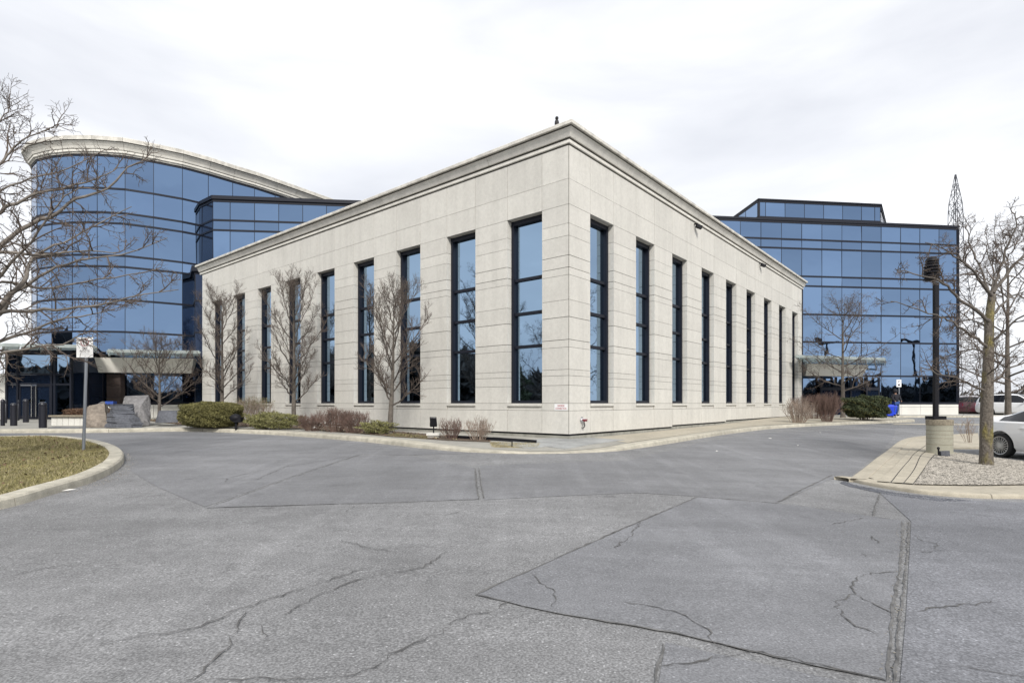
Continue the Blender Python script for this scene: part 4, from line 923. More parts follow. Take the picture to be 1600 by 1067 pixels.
def leafy(label, x, y, w, d, h, n, size, m, seed, power=3.2, name='leafy_shrub', stems='twig', up=.3, clear=.04, lump=.06, m2=None):
    z = pz(x, y); root = thing(name, label, 'shrub', (x, y, z)); hz = (h-clear)/2
    leaf_cloud('foliage', blob(x, y, z+clear+hz, w/2, d/2, hz, power, .35, lump), n, size, m, root, seed, up)
    if m2: leaf_cloud('old_leaves', blob(x, y, z+clear+hz*.9, w/2*.97, d/2*.97, hz*.92, power, .3, lump), n//4, size, m2, root, seed+1, up)
    rg = random.Random(seed); V = []; F_ = []
    for i in range(26):
        az = rg.uniform(0, 6.28); rr = rg.uniform(.1, .42); ex, ey = x+math.cos(az)*w*rr, y+math.sin(az)*d*rr; P = [Vector((x+math.cos(az)*w*rr*.4, y+math.sin(az)*d*rr*.4, z-.03)), Vector((ex, ey, z+h*.5)), Vector((ex, ey, z+h*.85))]
        tube3(V, F_, P, .012, .004, 4); sprout(V, F_, P, .01, 0, rg, dict(n=[5], t0=[.2], ang=(25, 50), up=[.3], len=[h*.3], rad=[.005], tip=.002, wig=.3, curl=.05))
    mesh('stems', V, F_, stems, root)['kind'] = 'stuff'; return root
x, y = UV(331, 21.6); leafy('clipped olive green hedge mound at the left end of the planting bed', x, y, 2.05, 1.5, .98, 42000, .034, 'leaf_olive', 1, 4.0, 'clipped_hedge', lump=.04)
x, y = UV(424, 21.3); leafy('loose yellow green shrub beside the tall middle tree', x, y, 2.0, 1.2, .62, 11000, .032, 'leaf_green', 3, 2.2, lump=.16, up=.9)
x, y = UV(589, 18.6); leafy('small yellow green shrub left of the trunk of the tree nearest the stone corner', x, y, 1.05, .8, .42, 4200, .03, 'leaf_green', 5, 2.2, lump=.18, up=.9)
x, y = UV(1353, 29.6); leafy('dark green yew hedge with brown patches right of the spreading tree', x, y, 1.95, 1.6, 1.22, 26000, .055, 'leaf_dark', 7, 3.4, 'yew_hedge', lump=.10, up=.6, clear=.16, m2='leaf_green')
x, y = UV(396, 23.2); stem_shrub('tan bare stemmed shrub behind the yellow green shrub and the stone wing', x, y, 1.7, 1.0, 1.15, 60, 'twig_tan', 11, (6, 4), r=.009)
leaf_cloud('old_leaves', blob(x, y, pz(x, y)+.95, .8, .5, .28, 2.5, .8, .1), 2500, .02, 'leaf_olive', thing('leafy_shrub', 'sparse olive leaves topping the tan stemmed shrub', 'shrub', (x, y, pz(x, y))), 12)
for i, (u, Yy, w, h, lab) in enumerate([(487, 20.6, 1.0, .62, 'purple brown twiggy shrub right of the tall middle tree, low end of the row'), (523, 20.0, 1.2, .82, 'dense purple brown twiggy shrub, middle of the row under the stone wing'), (553, 19.4, 1.15, .74, 'purple brown twiggy shrub next to the small yellow green shrub')]):
    x, y = UV(u, Yy); stem_shrub(lab, x, y, w, .9, h, 75, 'twig_red', 20+i, (7, 4), group='purple brown shrubs under the stone wing', r=.007)
for i, (u, Yy, w, h, lab) in enumerate([(707, 16.2, .78, .60, 'reddish bare shrub just right of the black floodlight'), (747, 15.9, .80, .62, 'reddish bare shrub nearest to the stone corner beside the floodlight')]):
    x, y = UV(u, Yy); stem_shrub(lab, x, y, w, .6, h, 42, 'twig_tan' if i else 'twig_red', 30+i, (5, 3), group='reddish bare shrubs by the floodlight', r=.007)
x, y = UV(1246, 27.2); stem_shrub('pale pinkish bare shrub at the right end of the stone wing', x, y, 1.5, 1.1, 1.12, 60, 'twig_tan', 41, (5, 3), r=.011)
x, y = UV(1274, 31); stem_shrub('fine reddish shrub behind the pale pinkish shrub', x, y, 2.6, 1.2, 1.25, 80, 'twig_red', 42, (7, 4), r=.008)
x, y = UV(1292, 28.0); stem_shrub('upright reddish brown shrub just left of the spreading tree', x, y, 1.05, .9, 1.35, 75, 'twig_red', 43, (7, 4), r=.008)
x, y = UV(1516, 18.9); stem_shrub('sparse pale sapling in the gravel between the lamp base and the mossy tree', x, y, 1.0, .6, .78, 9, 'twig_tan', 44, (5, 3), name='sapling', r=.008)
x, y = UV(1516, 18.9); 

# ------------------------------------------------------------ rocks, planter, bollards
def boulder(label, P, m, name='boulder', seed=1, sub=3, rough=.05):
    """P: list of hull points"""
    bm = bmesh.new()
    for p in P: bm.verts.new(p)
    bmesh.ops.convex_hull(bm, input=bm.verts)
    bmesh.ops.delete(bm, geom=[v for v in bm.verts if not v.link_faces], context='VERTS')
    bmesh.ops.triangulate(bm, faces=bm.faces)
    bmesh.ops.subdivide_edges(bm, edges=bm.edges, cuts=5, use_grid_fill=True)
    rg = random.Random(seed); bm.normal_update()
    from mathutils import noise
    for v in bm.verts:
        q = v.co*1.3+Vector((seed, 0, 0)); v.co += v.normal*(noise.noise(q)*rough*1.6+noise.noise(q*3.5)*rough*.8)
    me = bpy.data.meshes.new(name); bm.to_mesh(me); bm.free(); me.materials.append(M[m]); me.shade_smooth()
    o = link(name, me); o.data.set_sharp_from_angle(angle=R_(22)); return tag(o, label, 'boulder')
def pts_px(L_, zg=0): return [tuple(pt(*q)) for q in L_]
boulder('tan craggy boulder right of the planter with pale lumps on top', pts_px([(134,667,21.3),(134,645,21.4),(140,634,21.5),(163,630,21.8),(168,667,21.2),(140,667,21.3),(168,632,22.4),(134,640,22.6),(136,662,22.7),(168,660,22.7),(150,668,21.1)]), 'rock', seed=2)
boulder('small pale rock lump sitting on top of the tan boulder', pts_px([(152,633,21.9),(156,628,21.9),(164,627,21.9),(166,634,21.9),(158,634,22.3),(160,627,22.3),(153,631,22.3)]), 'rockgrey', seed=4, rough=.02)
# layered slate boulder: separate layers
sr = thing('slate_boulder', 'dark layered slate boulder with horizontal ledges in front of the grey boulder', 'boulder', tuple(pt(190, 667, 21.2)))
nl = 13
def slate_x(f): return 222-f*20-max(0, f-.45)*42
for i in range(nl):
    f0, f1 = i/nl, (i+.93)/nl; rg = random.Random(60+i); j_ = rg.uniform(-.05, .05); Q = []
    for f in (f0, f1):
        za = pt(0, 667-f*36, 21.2).z; xl = UV(167.8, 21.2)[0]+j_*.3; xr = UV(slate_x(f), 21.5)[0]+j_; dx = .10*f
        y0_ = 21.0+.35*f+j_; Q += [(xl, y0_+.05, za), ((xl+xr)*.5, y0_-.16, za-.015), (xr-.12, y0_+.12, za-.045), (xr, y0_+.55, za-.05), (xl+.2, 22.4, za)]
    mb = MB(); mb.V = Q; mb.F = [[4, 3, 2, 1, 0], [5, 6, 7, 8, 9]]+[[k, (k+1) % 5, 5+(k+1) % 5, 5+k] for k in range(5)]; mb.build('slate_layer', 'slate', sr)
boulder('large angular grey boulder with a tilted flat face', pts_px([(189,640,23.0),(192,633,23.2),(196,619,23.5),(232,618,23.8),(236,633,23.6),(233,664,22.7),(214,667,22.2),(190,660,22.7),(200,664,24.3),(234,660,24.5),(232,620,24.8),(198,622,24.8),(220,634,22.9)]), 'rockgrey', seed=7, rough=.04)
boulder('low dark flat topped stone block at the foot of the vase shaped tree', pts_px([(243,660,22.6),(278,660,22.6),(276,643,22.7),(249,643,22.7),(243,658,23.6),(278,658,23.6),(276,642,23.6),(249,642,23.6)]), 'slate', 'stone_block', seed=9, rough=.02)
# planter
PLT = thing('stone_planter', 'low white stone planter with a dark ledge and brown plants beside the entrance doors', 'planter', UV(108, 23.5)+(.55,))
x0, _ = UV(80, 23.2); x1, _ = UV(134, 23.2)
for i in range(6):
    a = x0+(x1-x0)*i/6; b2 = x0+(x1-x0)*(i+1)/6; mb = MB(); mb.box(a+.006, b2-.006, 23.2, 23.45, .5, .93); mb.build('stone_panel', 'whitewall', PLT)
mb = MB(); mb.box(x0, x1, 23.45, 25.4, .5, .90); mb.build('planter_fill', 'mulch', PLT)
mb = MB(); mb.box(x0-.04, x1+.04, 23.1, 23.55, .945, 1.01); mb.build('ledge', 'lampcap', PLT)
leaf_cloud('brown_plants', lambda rg, n: np.stack([rg.uniform(x0+.1, x1-.1, n), rg.uniform(23.6, 25.2, n), .95+.33*rg.beta(1.2, 1.4, n)], 1), 9000, .035, 'leaf_brown', PLT, 3, .6)
mb = MB(); mb.box(UV(87, 21.3)[0], UV(135, 21.3)[0], 20.95, 21.35, .50, .60); o = mb.build('slate_slab', 'slate'); tag(o, 'thin dark slab lying on the pavement before the planter', 'slab')
for i, (u, v0, v1, w, lab) in enumerate([(67, 627, 668, 10.4, 'black bollard standing right in front of the entrance door handles'), (40.5, 623, 660, 7.6, 'black bollard seen against the left door leaf'), (21.5, 629, 665, 8.8, 'black domed bollard, second from the left picture edge'), (4.2, 623, 665, 5.6, 'black slim bollard at the left picture edge'), (9.2, 624, 661, 3.2, 'black thin bollard half hidden behind the leftmost bollard'), (28.8, 625, 657, 2.4, 'black thin post close to the left door frame')]):
    Yv = max((EYE-.585)*F/(v1-HOR), 20.9); x, y = UV(u, Yv); H = (v1-v0)/F*Yv; r = w/2/F*Yv; zg = EYE-(v1-HOR)/F*Yv
    zg = pz(x, y); root = thing('bollard', lab, 'bollard', (x, y, zg), 'black bollards before the entrance')
    b = MB(); b.lathe([(r, 0), (r, H*.80), (r*.93, H*.805), (r*.93, H*.83), (r, H*.835), (r, H*.86)], (x, y, zg), 18); b.build('post', 'bollard', root, smooth=True)
    b = MB(); b.lathe([(r*1.04, H*.86), (r*1.04, H*.90), (r*.9, H*.95), (r*.55, H*.985), (.01, H)], (x, y, zg), 18); b.build('cap', 'bollard', root, smooth=True)
# blue topped box behind the boulders
x, y = UV(174, 33.0); root = thing('recycling_box', 'small blue and white box standing behind the layered slate boulder', 'box', (x, y, .6))
mb = MB(); mb.box(x-.2, x+.22, y-.2, y+.2, .6, 1.42); mb.build('box_body', 'whitewall', root); mb = MB(); mb.prism([(x-.22, y-.2), (x+.24, y-.2), (x+.18, y+.2), (x-.16, y+.2)], 1.42, 1.62); mb.build('lid', 'boxblue', root)

# ------------------------------------------------------------ signs
def text(s, size, loc, rot, m, parent, name='lettering', ext=.0015, align='CENTER', sx=1.):
    c = bpy.data.curves.new(name, 'FONT'); c.body = s; c.size = size; c.extrude = ext; c.align_x = align; c.align_y = 'CENTER'
    t = bpy.data.objects.new(name, c); COL.objects.link(t); bpy.context.view_layer.update()
    me = bpy.data.meshes.new_from_object(t); bpy.data.objects.remove(t); me.materials.clear(); me.materials.append(M[m])
    me.transform(Matrix.Translation(loc) @ rot.to_4x4() @ Matrix.Diagonal((sx, 1, 1, 1)))
    return link(name, me, parent)
FR = Matrix.Rotation(R_(90), 3, 'X')
Ys = 12.9; x, y = UV(128.5, Ys); zt = EYE+(HOR-527)/F*Ys; zb = EYE+(HOR-558.5)/F*Ys; wS = 26.0/F*Ys
root = thing('no_parking_sign', 'white no parking fire route sign on a grey steel post in the grass island', 'sign', (x, y, pz(x, y)))
xc = x+.06; mb = MB(); mb.box(xc-wS/2, xc+wS/2, y-.004, y, zb, zt); sp_ = mb.build('sign_plate', 'white', root)
mb = MB(); mb.tube([(x, y+.035, pz(x, y)-.1), (x+.07, y+.035, zb+.02)], .032, 8); mb.bar((x+.07, y+.02, zb), (x+.07, y+.02, zt-.02), .045, .02); mb.build('post', 'galv', root)
H_ = zt-zb; cz = zb+H_*.745; V = []; Fc = []; n = 40
for i in range(n):
    a = 2*math.pi*i/n
    for r in (H_*.19, H_*.165): V.append((xc+math.cos(a)*r*1.08, y-.006, cz+math.sin(a)*r))
for i in range(n): j = (i+1) % n; Fc.append([2*i, 2*j, 2*j+1, 2*i+1])
mesh('prohibition_ring', V, Fc, 'red', sp_)
mb = MB(); r = H_*.17; mb.bar((xc-r*.72, y-.0075, cz+r*.72), (xc+r*.72, y-.0075, cz-r*.72), .012, .002); mb.build('prohibition_bar', 'red', sp_)
text('P', H_*.34, Vector((xc, y-.0045, cz)), FR, 'ink', sp_); text('FIRE', H_*.155, Vector((xc, y-.005, zb+H_*.45)), FR, 'ink', sp_); text('ROUTE', H_*.155, Vector((xc, y-.005, zb+H_*.31)), FR, 'ink', sp_)
mb = MB(); mb.box(xc-wS*.27, xc+wS*.27, y-.006, y-.0042, zb+H_*.205, zb+H_*.213); mb.box(xc-wS*.35, xc+wS*.35, y-.006, y-.0042, zb+H_*.15, zb+H_*.158); mb.build('fine_print', 'ink', sp_)
for zz in (zt-.02, zb+.025):
    mb = MB(); mb.ico((x+.07, y-.006, zz), .008, sub=1); mb.build('bolt', 'black', sp_)
Ys = 39.4; x, y = UV(1404.5, Ys); root = thing('parking_sign', 'small white sign on a thin post in front of the right building', 'sign', (x, y, pz(x, y)))
mb = MB(); mb.box(x-.17, x+.17, y-.005, y, EYE+25.5/F*Ys, EYE+37/F*Ys); sp_ = mb.build('sign_plate', 'white', root)
mb = MB(); mb.bar((x+.04, y+.03, pz(x, y)-.1), (x+.02, y+.03, EYE+37/F*Ys), .05); mb.build('post', 'galv', root)
text('P', .22, Vector((x, y-.007, EYE+33.5/F*Ys)), FR, 'ink', sp_); text('♿', .01, Vector((x, y-.007, EYE+29/F*Ys)), FR, 'ink', sp_) if False else None
mb = MB(); mb.box(x-.07, x+.07, y-.009, y-.006, EYE+27.5/F*Ys, EYE+30/F*Ys); mb.build('symbol', 'ink', sp_)
# wall plate and fire department inlet near the corner
RL = Matrix(((-dL.x, 0, -dR.x), (-dL.y, 0, -dR.y), (0, 1, 0)))   # text x -> towards corner, y -> up, z -> outward of left face
tq = lambda u: (1.67-16.5*(u-800)/879)/(.766+.643*(u-800)/879)
ta, tb = tq(887), tq(866.5); mb = MB(); fbox(mb, 'L', ta, tb, -.205, -.018, .001, .006); pl_ = mb.build('wall_plate', 'white'); tag(pl_, 'small white plate with two lines of red lettering on the stone corner', 'sign')
tm = (ta+tb)/2; q = W2('L', tm, .0075)
text('SIAMESE', .085, Vector((q.x, q.y, Z(-.075))), RL, 'red', pl_, sx=.82); text('CONNECTION', .075, Vector((q.x, q.y, Z(-.155))), RL, 'red', pl_, sx=.78)
tr_ = lambda u: (16.5*(u-800)/879-1.67)/(.643-.766*(u-800)/879)
t0_ = tr_(908.5); root = thing('fire_hose_inlet', 'red and chrome fire hose inlet on the stone wall beside the sharp corner', 'fire inlet', (W2('R', t0_, 0).x, W2('R', t0_, 0).y, Z(-.5)))
def pr(t, o, e_): p = W2('R', t, o); return (p.x, p.y, Z(e_))
b = MB(); b.tube([pr(t0_, .003, -.50), pr(t0_, .02, -.50)], .095, 16); b.build('wall_flange', 'steel', root)
b = MB(); b.tube([pr(t0_, .02, -.50), pr(t0_, .12, -.50)], .05, 12); b.build('inlet_body', 'lens', root)
for s_ in (-1, 1):
    b = MB(); b.tube([pr(t0_+.02*s_, .07, -.50), pr(t0_+.065*s_, .15, -.51)], .034, 12); b.tube([pr(t0_+.06*s_, .145, -.51), pr(t0_+.072*s_, .165, -.515)], .04, 12); b.build('hose_cap', 'capred', root)
b = MB(); b.tube([pr(t0_, .09, -.55), pr(t0_+.01, .11, -.64), pr(t0_+.035, .08, -.71), pr(t0_+.0, .04, -.76), pr(t0_-.02, .03, -.72)], .014, 6); b.build('chain', 'black', root)
# small floodlights under the cornice of the right face
for u, lab in ((1084.5, 'small black floodlight under the cornice, nearer to the corner'), (1186.5, 'small black floodlight under the cornice towards the far end')):
    t_ = tr_(u); root = thing('wall_floodlight', lab, 'floodlight', pr(t_, 0, 7.3), 'floodlights on the right face'); ee = (HOR-(352 if u < 1100 else 413))/F*W2('R', t_, .2).y
    b = MB(); b.bar(pr(t_, 0, ee+.08), pr(t_, .16, ee+.06), .05); b.build('arm', 'black', root)
    b = MB(); b.bar(pr(t_-.02, .10, ee+.0), pr(t_+.16, .26, ee-.08), .15, .13); b.build('lamp_head', 'black', root)
# bird on the parapet
q = W2('L', .35, .12); bz = Z(8.15); root = None
b = MB(); b.ico((q.x, q.y, bz+.12), .085, .8, .8, 1.5); b.ico((q.x, q.y-.01, bz+.265), .055, .95, 1, 1.0); b.bar((q.x, q.y-.04, bz+.262), (q.x+.01, q.y-.11, bz+.25), .02); b.bar((q.x, q.y+.05, bz+.10), (q.x-.02, q.y+.13, bz-.04), .07, .025); b.bar((q.x-.02, q.y, bz-.01), (q.x-.02, q.y, bz+.05), .015); b.bar((q.x+.03, q.y, bz-.01), (q.x+.03, q.y, bz+.05), .015)
bo = b.build('bird', 'bird', smooth=True); tag(bo, 'dark bird perched on the parapet right above the sharp stone corner', 'bird')

# ------------------------------------------------------------ lamp, ground lights, litter
Yl = 15.5; x, y = UV(1468, Yl); zl = pz(x, y)-.06; root = thing('parking_lamp', 'black parking lot lamp post on a round concrete base in the gravel island', 'lamp', (x, y, zl))
sc = Yl/F; zt = EYE-(655-HOR)*sc
b = MB(); rb = 17.2*sc; b.lathe([(rb, -.1), (rb*1.0, zt-zl-.16), ], (x, y, zl), 36); b.build('concrete_base', 'lampconc', root, smooth=True)
b = MB(); b.lathe([(rb*1.03, zt-zl-.158), (rb*1.04, zt-zl-.02), (rb*1.0, zt-zl)], (x, y, zl), 36); b.build('base_collar', 'lampcap', root, smooth=True)
for k, f in enumerate((.30, .50, .62, .74)):
    b = MB(); b.lathe([(rb*1.004, f*.86), (rb*1.010, f*.86+.006), (rb*1.004, f*.86+.012)], (x, y, zl), 36); b.build('groove_ring', 'lampcap', root)
b = MB(); px = UV(1462, Yl)[0]; b.box(px-.17, px+.17, y-.17, y+.17, zt+.0, zt+.09); b.build('base_plate', 'black', root)
ztop = EYE+(HOR-442)*sc; b = MB(); b.box(px-.05, px+.05, y-.05, y+.05, zt+.09, ztop); b.build('pole', 'black', root)
b = MB(); b.lathe([(.07, 0), (.07, .07)], (px, y, ztop), 12); b.build('neck', 'galv', root)
hx = px-.11; hz = ztop+.07; b = MB()
for k in range(6):
    r = (.20, .215, .215, .21, .195, .165)[k]; b.lathe([(r*.82, .03+k*.085), (r, .02+k*.085), (r, .035+k*.085), (r*.75, .085+k*.085)], (hx, y, hz), 24)
b.lathe([(.16, .52), (.135, .59), (.08, .64), (.01, .66)], (hx, y, hz), 24); b.lathe([(.12, -.02), (.2, .02), (.2, .04)], (hx, y, hz), 24); b.build('louvred_head', 'black', root, smooth=False)
b = MB(); b.tube([(px, y, ztop+.02), (hx, y, hz+.03)], .05, 8); b.build('head_arm', 'black', root)
def ground_flood(label, u, Yy, w, h, pad_, seed=0):
    x, y = UV(u, Yy); z = pz(x, y); root = thing('ground_floodlight', label, 'floodlight', (x, y, z))
    if pad_: b = MB(); b.box(x-.17, x+.17, y-.15, y+.15, z-.1, z+.07); b.build('concrete_pad', 'pave', root); b = MB(); b.box(x-.19, x+.19, y-.17, y+.17, z+.075, z+.14); b.build('pad_top', 'whitewall', root); z += .14
    b = MB(); b.tube([(x, y, z), (x, y, z+h*.45)], .02, 8); b.bar((x-w*.45, y, z+h*.42), (x+w*.45, y, z+h*.42), .025); b.bar((x-w*.45, y, z+h*.42), (x-w*.45, y, z+h*.68), .025); b.build('bracket', 'black', root)
    b = MB(); f0, f1 = z+h*.45, z+h
    b.quadbox([(x-w*.42, y-.05, f0), (x+w*.5, y-.05, f0), (x+w*.42, y+.12, f0+.02), (x-w*.36, y+.12, f0+.02), (x-w*.46, y-.11, f1+.01), (x+w*.40, y-.11, f1-.01), (x+w*.34, y+.08, f1), (x-w*.4, y+.08, f1)]); hd = b.build('lamp_head', 'black', root)
    b = MB(); b.bar((x-w*.4, y-.115, f1-.01), (x+w*.36, y-.115, f1-.025), .012, .012); b.build('visor', 'steel', hd); return root
ground_flood('black floodlight on a small concrete pad between the shrubs and the lawn strip', 677.5, 16.7, .22, .47, True)
x, y = UV(368, 20.9); z = pz(x, y); root = thing('ground_floodlight', 'round black landscape light on a stem right of the clipped hedge', 'floodlight', (x, y, z))
b = MB(); b.tube([(x+.02, y, z-.02), (x+.03, y, z+.35)], .045, 8); b.build('stem', 'black', root); b = MB(); b.ico((x, y, z+.42), .19, 1.15, .9, .85); b.box(x-.02, x+.24, y-.12, y+.12, z+.27, z+.46); b.build('lamp_head', 'black', root, smooth=True)
x, y = UV(1474, 14.7); z = pz(x, y)-.05; root = thing('ground_floodlight', 'small dark grey floodlight lying by the round concrete lamp base', 'floodlight', (x, y, z))
b = MB(); b.quadbox([(x-.09, y-.06, z), (x+.12, y-.08, z), (x+.12, y+.08, z), (x-.08, y+.08, z), (x-.10, y-.05, z+.14), (x+.11, y-.07, z+.16), (x+.11, y+.07, z+.15), (x-.09, y+.07, z+.14)]); b.build('lamp_head', 'slate', root)
b = MB(); b.tube([(x-.12, y, z), (x-.13, y, z+.22)], .02, 6); b.ico((x-.13, y, z+.22), .04, sub=1); b.build('stake', 'black', root)
for k, (u, v, s_) in enumerate([(1120, 706, .05), (1204, 686, .06), (1282, 677, .05), (1247, 697, .03), (108, 768, .10), (1300, 664, .03)]):
    x, y = G(u, v); rg = random.Random(k); z = rz(x, y)+.012; b = MB(); P = [(x+rg.uniform(-1, 1)*s_, y+rg.uniform(-1, 1)*s_*.8, z+rg.uniform(0, .03)) for _ in range(5)]
    c = (x, y, z+.03); V = P+[c]; P.sort(key=lambda p: math.atan2(p[1]-y, p[0]-x)); V = P+[c]
    o = mesh('paper_scrap', V, [[i, (i+1) % 5, 5] for i in range(5)], 'paper')
    tag(o, ['tiny white scrap on the asphalt nearest the stone corner ramp', 'white crumpled scrap on the drive below the pale pinkish shrub', 'small white scrap on the drive below the reddish shrubs', 'faint paper crumb on the drive left of the gravel island', 'white scrap caught under the lawn island kerb', 'small white crumb close to the kerb of the right planting'][k], 'litter')
x, y = G(491, 671, True); b = MB(); b.ico((x, y, pz(x, y)+.07), .08, 1.4, .8, .6, 1); o = b.build('paper_bag', 'paper'); tag(o, 'crumpled white bag lying in the bed under the purple shrubs', 'litter')
# black edging with a short post
q = pix([(700,684.5),(770,688),(838,692.5)], True); b = MB()
for a, c in zip(q[:-1], q[1:]): b.bar((a[0], a[1], pz(*a)+.04), (c[0], c[1], pz(*c)+.035), .06, .11)
er = thing('bed_edging', 'low black edging with a short post between the bare shrubs and the corner paving', 'edging', (q[0][0], q[0][1], .4)); b.build('edging_board', 'black', er)
a = G(800, 698.5, True); b = MB(); b.bar((a[0], a[1], pz(*a)-.03), (a[0], a[1], pz(*a)+.17), .03); b.build('post', 'black', er)

# ------------------------------------------------------------ bin and person
x, y = UV(1389.5, 38.6); z = pz(x, y); root = thing('recycling_bin', 'bright blue bin standing beside the person in dark clothes', 'bin', (x, y, z))
b = MB(); b.quadbox([(x-.27, y-.25, z), (x+.27, y-.25, z), (x+.27, y+.25, z), (x-.27, y+.25, z), (x-.34, y-.3, z+.6), (x+.34, y-.3, z+.6), (x+.34, y+.3, z+.6), (x-.34, y+.3, z+.6)]); b.build('bin_body', 'bin', root)
b = MB(); b.quadbox([(x-.36, y-.32, z+.605), (x+.36, y-.32, z+.605), (x+.36, y+.32, z+.605), (x-.36, y+.32, z+.605), (x-.26, y-.28, z+.74), (x+.3, y-.28, z+.76), (x+.3, y+.3, z+.8), (x-.26, y+.3, z+.78)]); b.build('lid', 'bin', root)
def skin_mesh(name, V, E, Rr, m, parent, sub=2):
    me = bpy.data.meshes.new(name); me.from_pydata(V, E, []); o = link(name, me); md = o.modifiers.new('s', 'SKIN')
    for v, r in zip(me.skin_vertices[0].data, Rr): v.radius = (r, r*.85) if not isinstance(r, tuple) else r
    me.skin_vertices[0].data[0].use_root = True
    sb = o.modifiers.new('u', 'SUBSURF'); sb.levels = sub; sb.render_levels = sub; bpy.context.view_layer.update()
    m2 = bpy.data.meshes.new_from_object(o.evaluated_get(bpy.context.evaluated_depsgraph_get())); bpy.data.objects.remove(o)
    m2.materials.clear(); m2.materials.append(M[m]); m2.shade_smooth(); m2.name = name; return link(name, m2, parent)
px_, py_ = UV(1399.5, 38.4); pzz = pz(px_, py_); per = thing('person', 'person in a black hooded jacket and blue jeans leaning beside the blue bin', 'person', (px_, py_, pzz))
def L3(x, y, z): return (px_+x, py_+y, pzz+z)
BV = [L3(0, 0, .92), L3(-.01, 0, 1.12), L3(-.03, -.02, 1.38), L3(-.05, -.03, 1.52), L3(-.06, -.05, 1.66), L3(.1, 0, .86), L3(.1, -.02, .48), L3(.1, .02, .08), L3(.1, -.14, .04), L3(-.1, 0, .86), L3(-.13, -.03, .48), L3(-.12, .02, .08), L3(-.12, -.14, .04),
      L3(.16, -.02, 1.42), L3(.25, -.06, 1.16), L3(.22, -.24, 1.0), L3(.2, -.30, .95), L3(-.22, -.02, 1.42), L3(-.28, -.06, 1.16), L3(-.22, -.26, 1.0), L3(-.2, -.32, .95)]
BE = [(0,1),(1,2),(2,3),(3,4),(0,5),(5,6),(6,7),(7,8),(0,9),(9,10),(10,11),(11,12),(2,13),(13,14),(14,15),(15,16),(2,17),(17,18),(18,19),(19,20)]
skin_mesh('body', BV, BE, [.10, .10, .10, .055, .10, .07, .05, .04, .04, .07, .05, .04, .04, .04, .035, .03, .035, .04, .035, .03, .035], 'skin', per)
JV = [BV[i] for i in (0, 1, 2, 13, 14, 15, 17, 18, 19)]; skin_mesh('jacket', JV, [(0,1),(1,2),(2,3),(3,4),(4,5),(2,6),(6,7),(7,8)], [.19, .19, .215, .12, .10, .09, .12, .10, .09], 'jacket', per)
TV = [L3(0, 0, .88)]+[BV[i] for i in (5, 6, 7, 9, 10, 11)]; skin_mesh('jeans', TV, [(0,1),(1,2),(2,3),(0,4),(4,5),(5,6)], [.165, .115, .085, .07, .115, .085, .07], 'jeans', per)
b = MB(); b.ico(L3(-.06, -.03, 1.69), .145, 1, 1, 1.08); b.build('hood', 'jacket', per, smooth=True)
for s_ in (-.12, .1): b = MB(); b.ico(L3(s_, -.06, .045), .07, .85, 2.0, .75); b.build('shoe', 'black', per, smooth=True)

# ------------------------------------------------------------ cars
def interp(T, x):
    for (a, p), (b, q) in zip(T[:-1], T[1:]):
        if a <= x <= b:
            t = (x-a)/(b-a); t = t*t*(3-2*t)*.5+t*.5; return p+(q-p)*t
    return T[0][1] if x < T[0][0] else T[-1][1]
SEDAN = dict(L=(-2.28, 2.3), wheels=(-1.40, 1.41), r=.325, top=[(-2.28,.72),(-2.24,1.0),(-2.1,1.09),(-1.75,1.125),(-1.55,1.16),(-.75,1.40),(-.1,1.43),(.35,1.39),(1.2,1.02),(1.7,.95),(2.1,.82),(2.3,.58)],
  belt=[(-2.28,.68),(-2.2,.90),(-1.9,.98),(-1,.97),(.9,.92),(1.6,.86),(2.1,.74),(2.3,.52)], hw=[(-2.28,.60),(-2.2,.76),(-1.9,.87),(-1.2,.905),(1.2,.90),(1.9,.84),(2.15,.74),(2.3,.52)],
  rw=[(-2.28,.5),(-2.1,.68),(-1.75,.72),(-1.3,.60),(-.7,.56),(.3,.58),(.9,.68),(1.3,.74),(2.1,.62),(2.3,.42)], bot=[(-2.28,.36),(-2.1,.24),(-1.8,.2),(1.9,.2),(2.3,.28)], glass=(-1.52, .92), wind=(.32, 1.12), rear=(-1.62, -.82), pil=[-.32])
SUV = dict(L=(-2.3, 2.35), wheels=(-1.38, 1.42), r=.36, top=[(-2.3,.8),(-2.26,1.1),(-2.1,1.45),(-1.9,1.6),(-1.2,1.68),(-.3,1.70),(.3,1.66),(1.15,1.18),(1.7,1.10),(2.15,.95),(2.35,.65)],
  belt=[(-2.3,.75),(-2.2,1.02),(-1.8,1.08),(-1,1.06),(.9,1.02),(1.6,.98),(2.15,.85),(2.35,.6)], hw=[(-2.3,.68),(-2.2,.82),(-1.9,.90),(-1.2,.93),(1.2,.93),(1.9,.88),(2.2,.76),(2.35,.55)],
  rw=[(-2.3,.6),(-2.1,.66),(-1.7,.66),(-.7,.64),(.3,.64),(.9,.72),(1.3,.78),(2.15,.66),(2.35,.45)], bot=[(-2.3,.4),(-2.1,.3),(-1.8,.25),(1.9,.25),(2.35,.32)], glass=(-2.0, .92), wind=(.28, 1.1), rear=(-2.24, -1.95), pil=[-.35, -1.35])
